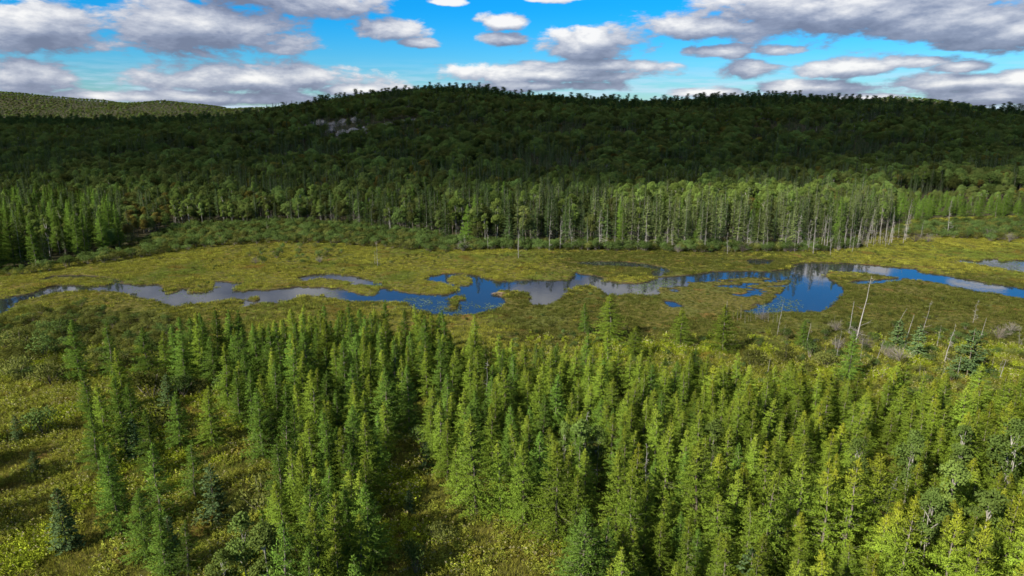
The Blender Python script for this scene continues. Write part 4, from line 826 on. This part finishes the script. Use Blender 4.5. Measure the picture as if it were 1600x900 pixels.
# ------------------------------------------------------------------ shrubs of the marsh edges
shr = []
for poly, s, sc_, green, zn in [
    (gp([(-40, 432), (60, 424), (120, 408), (200, 396), (250, 376), (300, 362), (420, 354), (560, 362), (690, 382), (740, 392), (700, 396), (600, 388), (520, 382), (420, 380), (330, 386), (250, 398), (190, 408), (120, 416), (60, 428)]), 2.7, (0.8, 1.5), 0.6, 'far'),
    (gp([(1380, 372), (1440, 350), (1620, 345), (1640, 372), (1560, 378), (1460, 372)]), 3.2, (0.8, 1.6), 0.7, 'far'),
    (gp([(380, 388), (520, 384), (560, 400), (480, 416), (400, 412)]), 5.5, (0.5, 1.0), 0.5, 'far'),
    (gp([(0, 500), (120, 480), (260, 500), (330, 520), (240, 580), (120, 590), (0, 600), (-60, 560)]), 2.5, (0.5, 1.15), 0.3, 'near'),
    (gp([(1180, 520), (1380, 510), (1620, 520), (1640, 640), (1440, 640), (1300, 630), (1180, 600)]), 3.6, (0.4, 0.9), 0.5, 'near'),
    (gp([(760, 530), (900, 500), (1180, 540), (1150, 600), (900, 590)]), 3.6, (0.35, 0.7), 0.5, 'near'),
    (gp([(200, 386), (300, 352), (420, 346), (560, 354), (700, 372), (760, 380), (1000, 381), (1290, 381), (1340, 374), (1340, 388), (1290, 394), (1100, 395), (900, 391), (740, 391), (640, 372), (500, 358), (300, 362), (230, 380)]), 2.1, (0.7, 1.5), 0.75, 'far'),
    (gp([(-60, 440), (300, 372), (700, 392), (1340, 392), (1500, 360), (1700, 360), (1700, 530), (1100, 520), (300, 500), (-60, 500)]), 3.1, (0.16, 0.38), 0.25, 'mid')]:
    a0, a1 = poly.min(0), poly.max(0); gx, gy = jitter_grid(a0[0], a1[0], a0[1], a1[1], s, 1.0); k_ = inpoly(gx, gy, poly) & (land(gx, gy) > 1.0)
    if zn == 'mid': k_ &= fbm(gx / 11, gy / 11, 98, 3) > 0.56; k_ &= rng.random(len(gx)) < 0.85
    for q in np.where(k_)[0]: shr.append((gx[q], gy[q], random.uniform(*sc_), random.random() < green, zn))
shr = [q + (q[2] / q[1],) for q in shr]; shr.sort(key=lambda q: -q[5])
si = [q for q in shr if -5 < proj(np.array([[q[0], q[1], 0]]))[0][0] < 1605][:250]; ids = set(id(q) for q in si); sr_ = [q for q in shr if id(q) not in ids]
for q in si:
    kt = KHG if q[3] else KH; i = random.randrange(3); z_ = float(height(np.array([q[0]]), np.array([q[1]]))[0])
    o = empty('shrub', (q[0], q[1], z_ - 0.05), random.uniform(0, 6.28), (q[2] * 1.05, q[2] * 1.05, q[2])); part('stems', kt.tr[i], o); part('foliage', kt.cr[i], o)
    u, v, _ = proj(np.array([[q[0], q[1], 0]]))[0]
    zn = ('on the open marsh ' + far_zone(u)) if q[4] == 'mid' else far_zone(u) if q[4] == 'far' else ('above the left meadow' if u < 130 else 'left of the larch thicket' if u < 340 else 'between river and thicket' if u < 1180 else 'below the right marsh')
    note(o, (q[0], q[1], z_), ('large ' if q[2] > 1.15 else 'small ' if q[2] < 0.65 else '') + ('green' if q[3] else 'olive-brown'), 'bush', zn, 'bush', 'bushes around the marsh')
ssrc = source_collection('marsh_shrub', KH.join + KHG.join)
a = np.array([(q[0], q[1], 0.0) for q in sr_]); a[:, 2] = height(a[:, 0], a[:, 1]) - 0.05
scatter('shrub_belt', a, rng.random(len(a)) * 6.28, [q[2] for q in sr_], [random.randrange(3) + 3 * q[3] for q in sr_], ssrc, 'belt of low green and olive bushes along the marsh edges')

# ------------------------------------------------------------------ sedge, meadow herbs and lily leaves
sed = [tuft_geo(0.5, 0.75, 60, 111, 0.06), tuft_geo(0.6, 0.6, 50, 112, 0.06), tuft_geo(0.42, 0.85, 64, 113, 0.07, 0.8)]
SM = [q.mesh('sedge', [M['sedge']]) for q in sed] + [q.mesh('leatherleaf', [M['sedge_dark']]) for q in sed]
src = source_collection('sedge_tuft', SM)
gx, gy = jitter_grid(-240, 260, 108, 330, 0.95, 1.0)
k_ = (gy < edge_y(gx) + 6) & (np.abs(gx) < 0.80 * gy + 12) & ~(inpoly(gx, gy, DENSE) & (gy < 128)); gx, gy = gx[k_], gy[k_]
l_ = land(gx, gy); k_ = (l_ > 0.1) | ((l_ > -1.3) & (rng.random(len(gx)) < 0.22 * np.exp(l_ * 1.2))); gx, gy, l_ = gx[k_], gy[k_], l_[k_]
gz = np.maximum(hground(gx, gy), -0.14); u = proj(np.stack([gx, gy, gz], -1)); uu, vv = u[:, 0], u[:, 1]
nz = fbm(gx / 14, gy / 14, 61, 3)
darkp = 0.10 + 0.75 * sstep(820, 900, uu) * sstep(1320, 1200, uu) * sstep(440, 425, vv) + 0.85 * sstep(1180, 1340, uu) * sstep(418, 440, vv) + 0.75 * sstep(760, 820, uu) * sstep(440, 460, vv) + 0.95 * sstep(1020, 1060, uu) * sstep(1260, 1230, uu) * sstep(425, 440, vv) + 0.45 * sstep(450, 500, vv) * sstep(430, 330, uu) + 0.5 * sstep(380, 400, uu) * sstep(520, 470, vv) * sstep(455, 480, vv)
dk = rng.random(len(gx)) < darkp + (nz - 0.5) * 0.9
scl = rng.uniform(0.6, 1.15, len(gx)) * (0.45 + 1.15 * fbm(gx / 5, gy / 5, 68, 3)) * np.where(l_ < 1.2, 1.05, 0.95) * np.where((uu > 1030) & (uu < 1240) & (vv > 430) & (vv < 490), 0.6, 1.0)
pick = rng.integers(0, 3, len(gx)) + 3 * dk
scatter('marsh_sedge', np.stack([gx, gy, gz - 0.03], -1), rng.random(len(gx)) * 6.28, scl * 1.05, pick, src, 'yellow-olive sedge and low heath covering the marsh beside the river', 0.08)
hm = [herb_geo(0.75, 0.55, 8, 121, 0.20, 0.0), herb_geo(0.9, 0.6, 8, 122, 0.18, 0.25), herb_geo(0.65, 0.6, 9, 123, 0.22, 0.12)]
HM = [q.mesh('herbs', [M['herb'], M['seed']]) for q in hm] + [q.mesh('ferns', [M['herb_lime'], M['seed']]) for q in hm] + [tuft_geo(0.7, 0.5, 40, 124, 0.045).mesh('meadow_grass', [M['sedge']])]
src = source_collection('meadow_herb', HM)
gx, gy = jitter_grid(-110, 130, 44, 132, 0.62, 1.0); k_ = (np.abs(gx) < 0.80 * gy + 10) & (land(gx, gy) > 0.5); gx, gy = gx[k_], gy[k_]
k_ = ~(inpoly(gx, gy, DENSE) & (rng.random(len(gx)) < 0.5)) & (rng.random(len(gx)) > sstep(112, 132, gy)); gx, gy = gx[k_], gy[k_]
nz = fbm(gx / 6, gy / 6, 65, 3); n2_ = fbm(gx / 3, gy / 3, 66, 2)
pick = np.where(nz > 0.58, 3 + rng.integers(0, 3, len(gx)), np.where(n2_ < 0.36, 6, rng.integers(0, 3, len(gx))))
scatter('meadow_herbs', np.stack([gx, gy, height(gx, gy) - 0.03], -1), rng.random(len(gx)) * 6.28, rng.uniform(0.6, 1.25, len(gx)) * (0.6 + 0.8 * nz), pick, src, 'tall autumn meadow herbs, ferns and grasses between the near trees', 0.06)
def pad_geo(r_, seed):
    q = np.random.default_rng(seed); g_ = Geo()
    for i in range(9):
        a = np.linspace(0.3, 6.1, 8); c = np.array([*q.uniform(-1.1, 1.1, 2), q.uniform(0.004, 0.02)]); rr = r_ * q.uniform(0.6, 1.2); vs = [c] + [c + rr * np.array([math.cos(t), math.sin(t), 0]) for t in a]
        g_.add(vs, [(0, j, j + 1) for j in range(1, 8)], 0, q.random(), 0.5)
    return g_
src = source_collection('lily_pad', [pad_geo(0.2, 131).mesh('lily_pad', [M['lily']]), pad_geo(0.16, 132).mesh('lily_pad', [M['lily']])])
lp = []
for poly, s, th in [(gp([(600, 468), (640, 464), (720, 472), (790, 472), (770, 486), (700, 492), (650, 486), (610, 474)]), 1.7, 0.45), (gp([(1010, 436), (1050, 436), (1060, 450), (1000, 456), (985, 448)]), 1.4, 0.35), (gp([(430, 452), (560, 458), (590, 470), (480, 464)]), 1.9, 0.5), (gp([(1180, 440), (1250, 440), (1250, 484), (1170, 492)]), 1.6, 0.45), (gp([(1486, 403), (1600, 405), (1600, 426), (1500, 411)]), 1.6, 0.35), (gp([(900, 408), (1040, 414), (1050, 430), (1000, 420)]), 1.6, 0.4), (gp([(1320, 437), (1410, 433), (1400, 441), (1330, 444)]), 1.3, 0.3), (gp([(190, 446), (330, 456), (300, 478), (240, 470)]), 3.2, 0.5)]:
    a0, a1 = poly.min(0), poly.max(0); gx, gy = jitter_grid(a0[0], a1[0], a0[1], a1[1], s, 1.0)
    k_ = inpoly(gx, gy, poly) & (land(gx, gy) < -0.3) & (fbm(gx / 4, gy / 4, 71, 3) > th); lp.append(np.stack([gx[k_], gy[k_], np.full(k_.sum(), -0.12)], -1))
lp = np.concatenate(lp)
scatter('lily_pads', lp, rng.random(len(lp)) * 6.28, rng.uniform(0.7, 1.2, len(lp)), rng.integers(0, 2, len(lp)), src, 'floating lily leaves scattered over the still water')
# brown beaver lodge at the tip of the small peninsula
def lodge():
    g_ = Geo(); r_ = np.random.default_rng(5)
    for i in range(130):
        a = r_.random() * 6.283; q = r_.random() ** 0.6; c = np.array([math.cos(a) * q * 2.6, math.sin(a) * q * 1.6, 0.9 * (1 - q * q)]); t = r_.random() * 6.283; d = np.array([math.cos(t), math.sin(t), r_.normal(0, 0.15)]) * r_.uniform(0.4, 1.1)
        g_.tube([c - d, c + d], [0.05, 0.03], 4, 0, r_.random())
    return g_.mesh('stick_pile', [bark_material('old_sticks', (0.10, 0.065, 0.04), (0.20, 0.14, 0.09))])
x_, y_ = G(782, 460); o = part('beaver_lodge', lodge()); o.location = (x_, y_, -0.08); o.rotation_euler = (0, 0, -0.5); o.scale = (0.75, 0.75, 0.6)
tag(o, 'low brown stick mound at the tip of the small green peninsula', 'beaver lodge')

# ------------------------------------------------------------------ the big cloud overhead whose shadow lies on the hill
CLOUD_Z = 750.0
def big_cloud():
    sh = [(-1900, 330), (-700, 300), (-250, 282), (-150, 268), (-60, 252), (20, 246), (45, 262), (62, 305), (110, 325), (200, 345), (330, 360), (900, 420), (1700, 500), (2000, 1200), (1800, 2200), (900, 2450), (0, 2400), (-900, 2500), (-1900, 2350), (-2700, 1500)]
    k_ = (CLOUD_Z - 8.0) / math.tan(SUN_EL); poly = np.array([(a - SHX * k_, b - SHY * k_) for a, b in sh]); s = 36.0
    a0, a1 = poly.min(0) - 120, poly.max(0) + 120; gx = np.arange(a0[0], a1[0], s); gy = np.arange(a0[1], a1[1], s); X_, Y_ = np.meshgrid(gx, gy)
    d = polydist(X_.ravel(), Y_.ravel(), poly).reshape(X_.shape) + 26 * (fbm(X_ / 60, Y_ / 60, 91, 3) - 0.5)
    t = sstep(0, 75, d) * 150 * (0.75 + 0.5 * fbm(X_ / 190, Y_ / 190, 92, 4))
    top = CLOUD_Z + t; bot = CLOUD_Z - 0.10 * t - 2; ny_, nx_ = X_.shape; ii = np.arange(nx_ * ny_).reshape(ny_, nx_)
    inside = (d[:-1, :-1] > -s) & (d[1:, 1:] > -s) & (d[:-1, 1:] > -s) & (d[1:, :-1] > -s)
    q0 = np.stack([ii[:-1, :-1], ii[:-1, 1:], ii[1:, 1:], ii[1:, :-1]], -1)[inside]; nn = nx_ * ny_
    vt = np.concatenate([np.stack([X_, Y_, top], -1).reshape(-1, 3), np.stack([X_, Y_, bot], -1).reshape(-1, 3)])
    tri = np.concatenate([q0[:, [0, 1, 2]], q0[:, [0, 2, 3]], q0[:, [0, 2, 1]] + nn, q0[:, [0, 3, 2]] + nn])
    pad = np.zeros((ny_ + 1, nx_ + 1), bool); pad[1:-1, 1:-1] = inside[:, :] if inside.shape == (ny_ - 1, nx_ - 1) else False
    walls = []
    for j in range(ny_ - 1):
        for i in range(nx_ - 1):
            if not inside[j, i]: continue
            for (dj, di, a, b) in ((-1, 0, ii[j, i], ii[j, i + 1]), (1, 0, ii[j + 1, i + 1], ii[j + 1, i]), (0, -1, ii[j + 1, i], ii[j, i]), (0, 1, ii[j, i + 1], ii[j + 1, i + 1])):
                jj, i2 = j + dj, i + di
                if not (0 <= jj < ny_ - 1 and 0 <= i2 < nx_ - 1 and inside[jj, i2]): walls += [(a, a + nn, b + nn), (a, b + nn, b)]
    tri = np.concatenate([tri, np.array(walls)]); used = np.unique(tri); mp = np.full(2 * nn, -1); mp[used] = np.arange(len(used))
    g_ = Geo(); g_.add(vt[used], mp[tri]); m = bpy.data.materials.new('cloud_vapour'); m.use_nodes = True; t_ = NT(m.node_tree); t_.n.clear()
    vol = t_.new('ShaderNodeVolumePrincipled', {'Color': (1, 1, 1, 1), 'Density': 0.0098, 'Anisotropy': 0.2}); t_.new('ShaderNodeOutputMaterial', {'Volume': vol.outputs[0]})
    return g_.mesh('cumulus_cloud', [m])
o = part('cumulus_cloud', big_cloud()); tag(o, 'broad flat-based cloud overhead whose shadow darkens the hill', 'cloud')

# ------------------------------------------------------------------ labels
ORD = ['', 'first', 'second', 'third', 'fourth', 'fifth', 'sixth', 'seventh', 'eighth', 'ninth', 'tenth', 'eleventh', 'twelfth', 'thirteenth', 'fourteenth', 'fifteenth', 'sixteenth', 'seventeenth', 'eighteenth', 'nineteenth', 'twentieth']
cls = {}
for r in RECORDS: cls.setdefault((r[3], r[4], r[5]), []).append(r)
for (desc, noun, zn), rs in cls.items():
    rs.sort(key=lambda r: r[1]); n_ = len(rs)
    for i, r in enumerate(rs):
        lab = '%s %s %s' % (desc.strip(), noun, zn)
        if n_ > 12:                                   # long rows are told off in stretches from left to right
            ch = math.ceil(n_ / 10); per = math.ceil(n_ / ch); names = {2: ('left', 'right'), 3: ('left', 'middle', 'right'), 4: ('far left', 'left', 'right', 'far right'), 5: ('far left', 'left', 'middle', 'right', 'far right')}.get(ch, ('outermost left', 'far left', 'left', 'middle', 'right', 'far right', 'outermost right', 'extreme right'))
            if ch > 5: per = min(20, math.ceil(n_ / 8)) if n_ > 80 else 10
            lab += ', ' + names[min(i // per, len(names) - 1)] + ' stretch'; i = i % per; m_ = min(per, n_)
            lab += ', ' + ORD[i + 1] + ' along'
        elif n_ == 2: lab += ', ' + ('left', 'right')[i] + ' one'
        elif n_ > 2: lab += ', ' + ('leftmost' if i == 0 else 'rightmost' if i == n_ - 1 else ORD[i + 1] + ' from left')
        tag(r[0], lab, r[6], r[7])
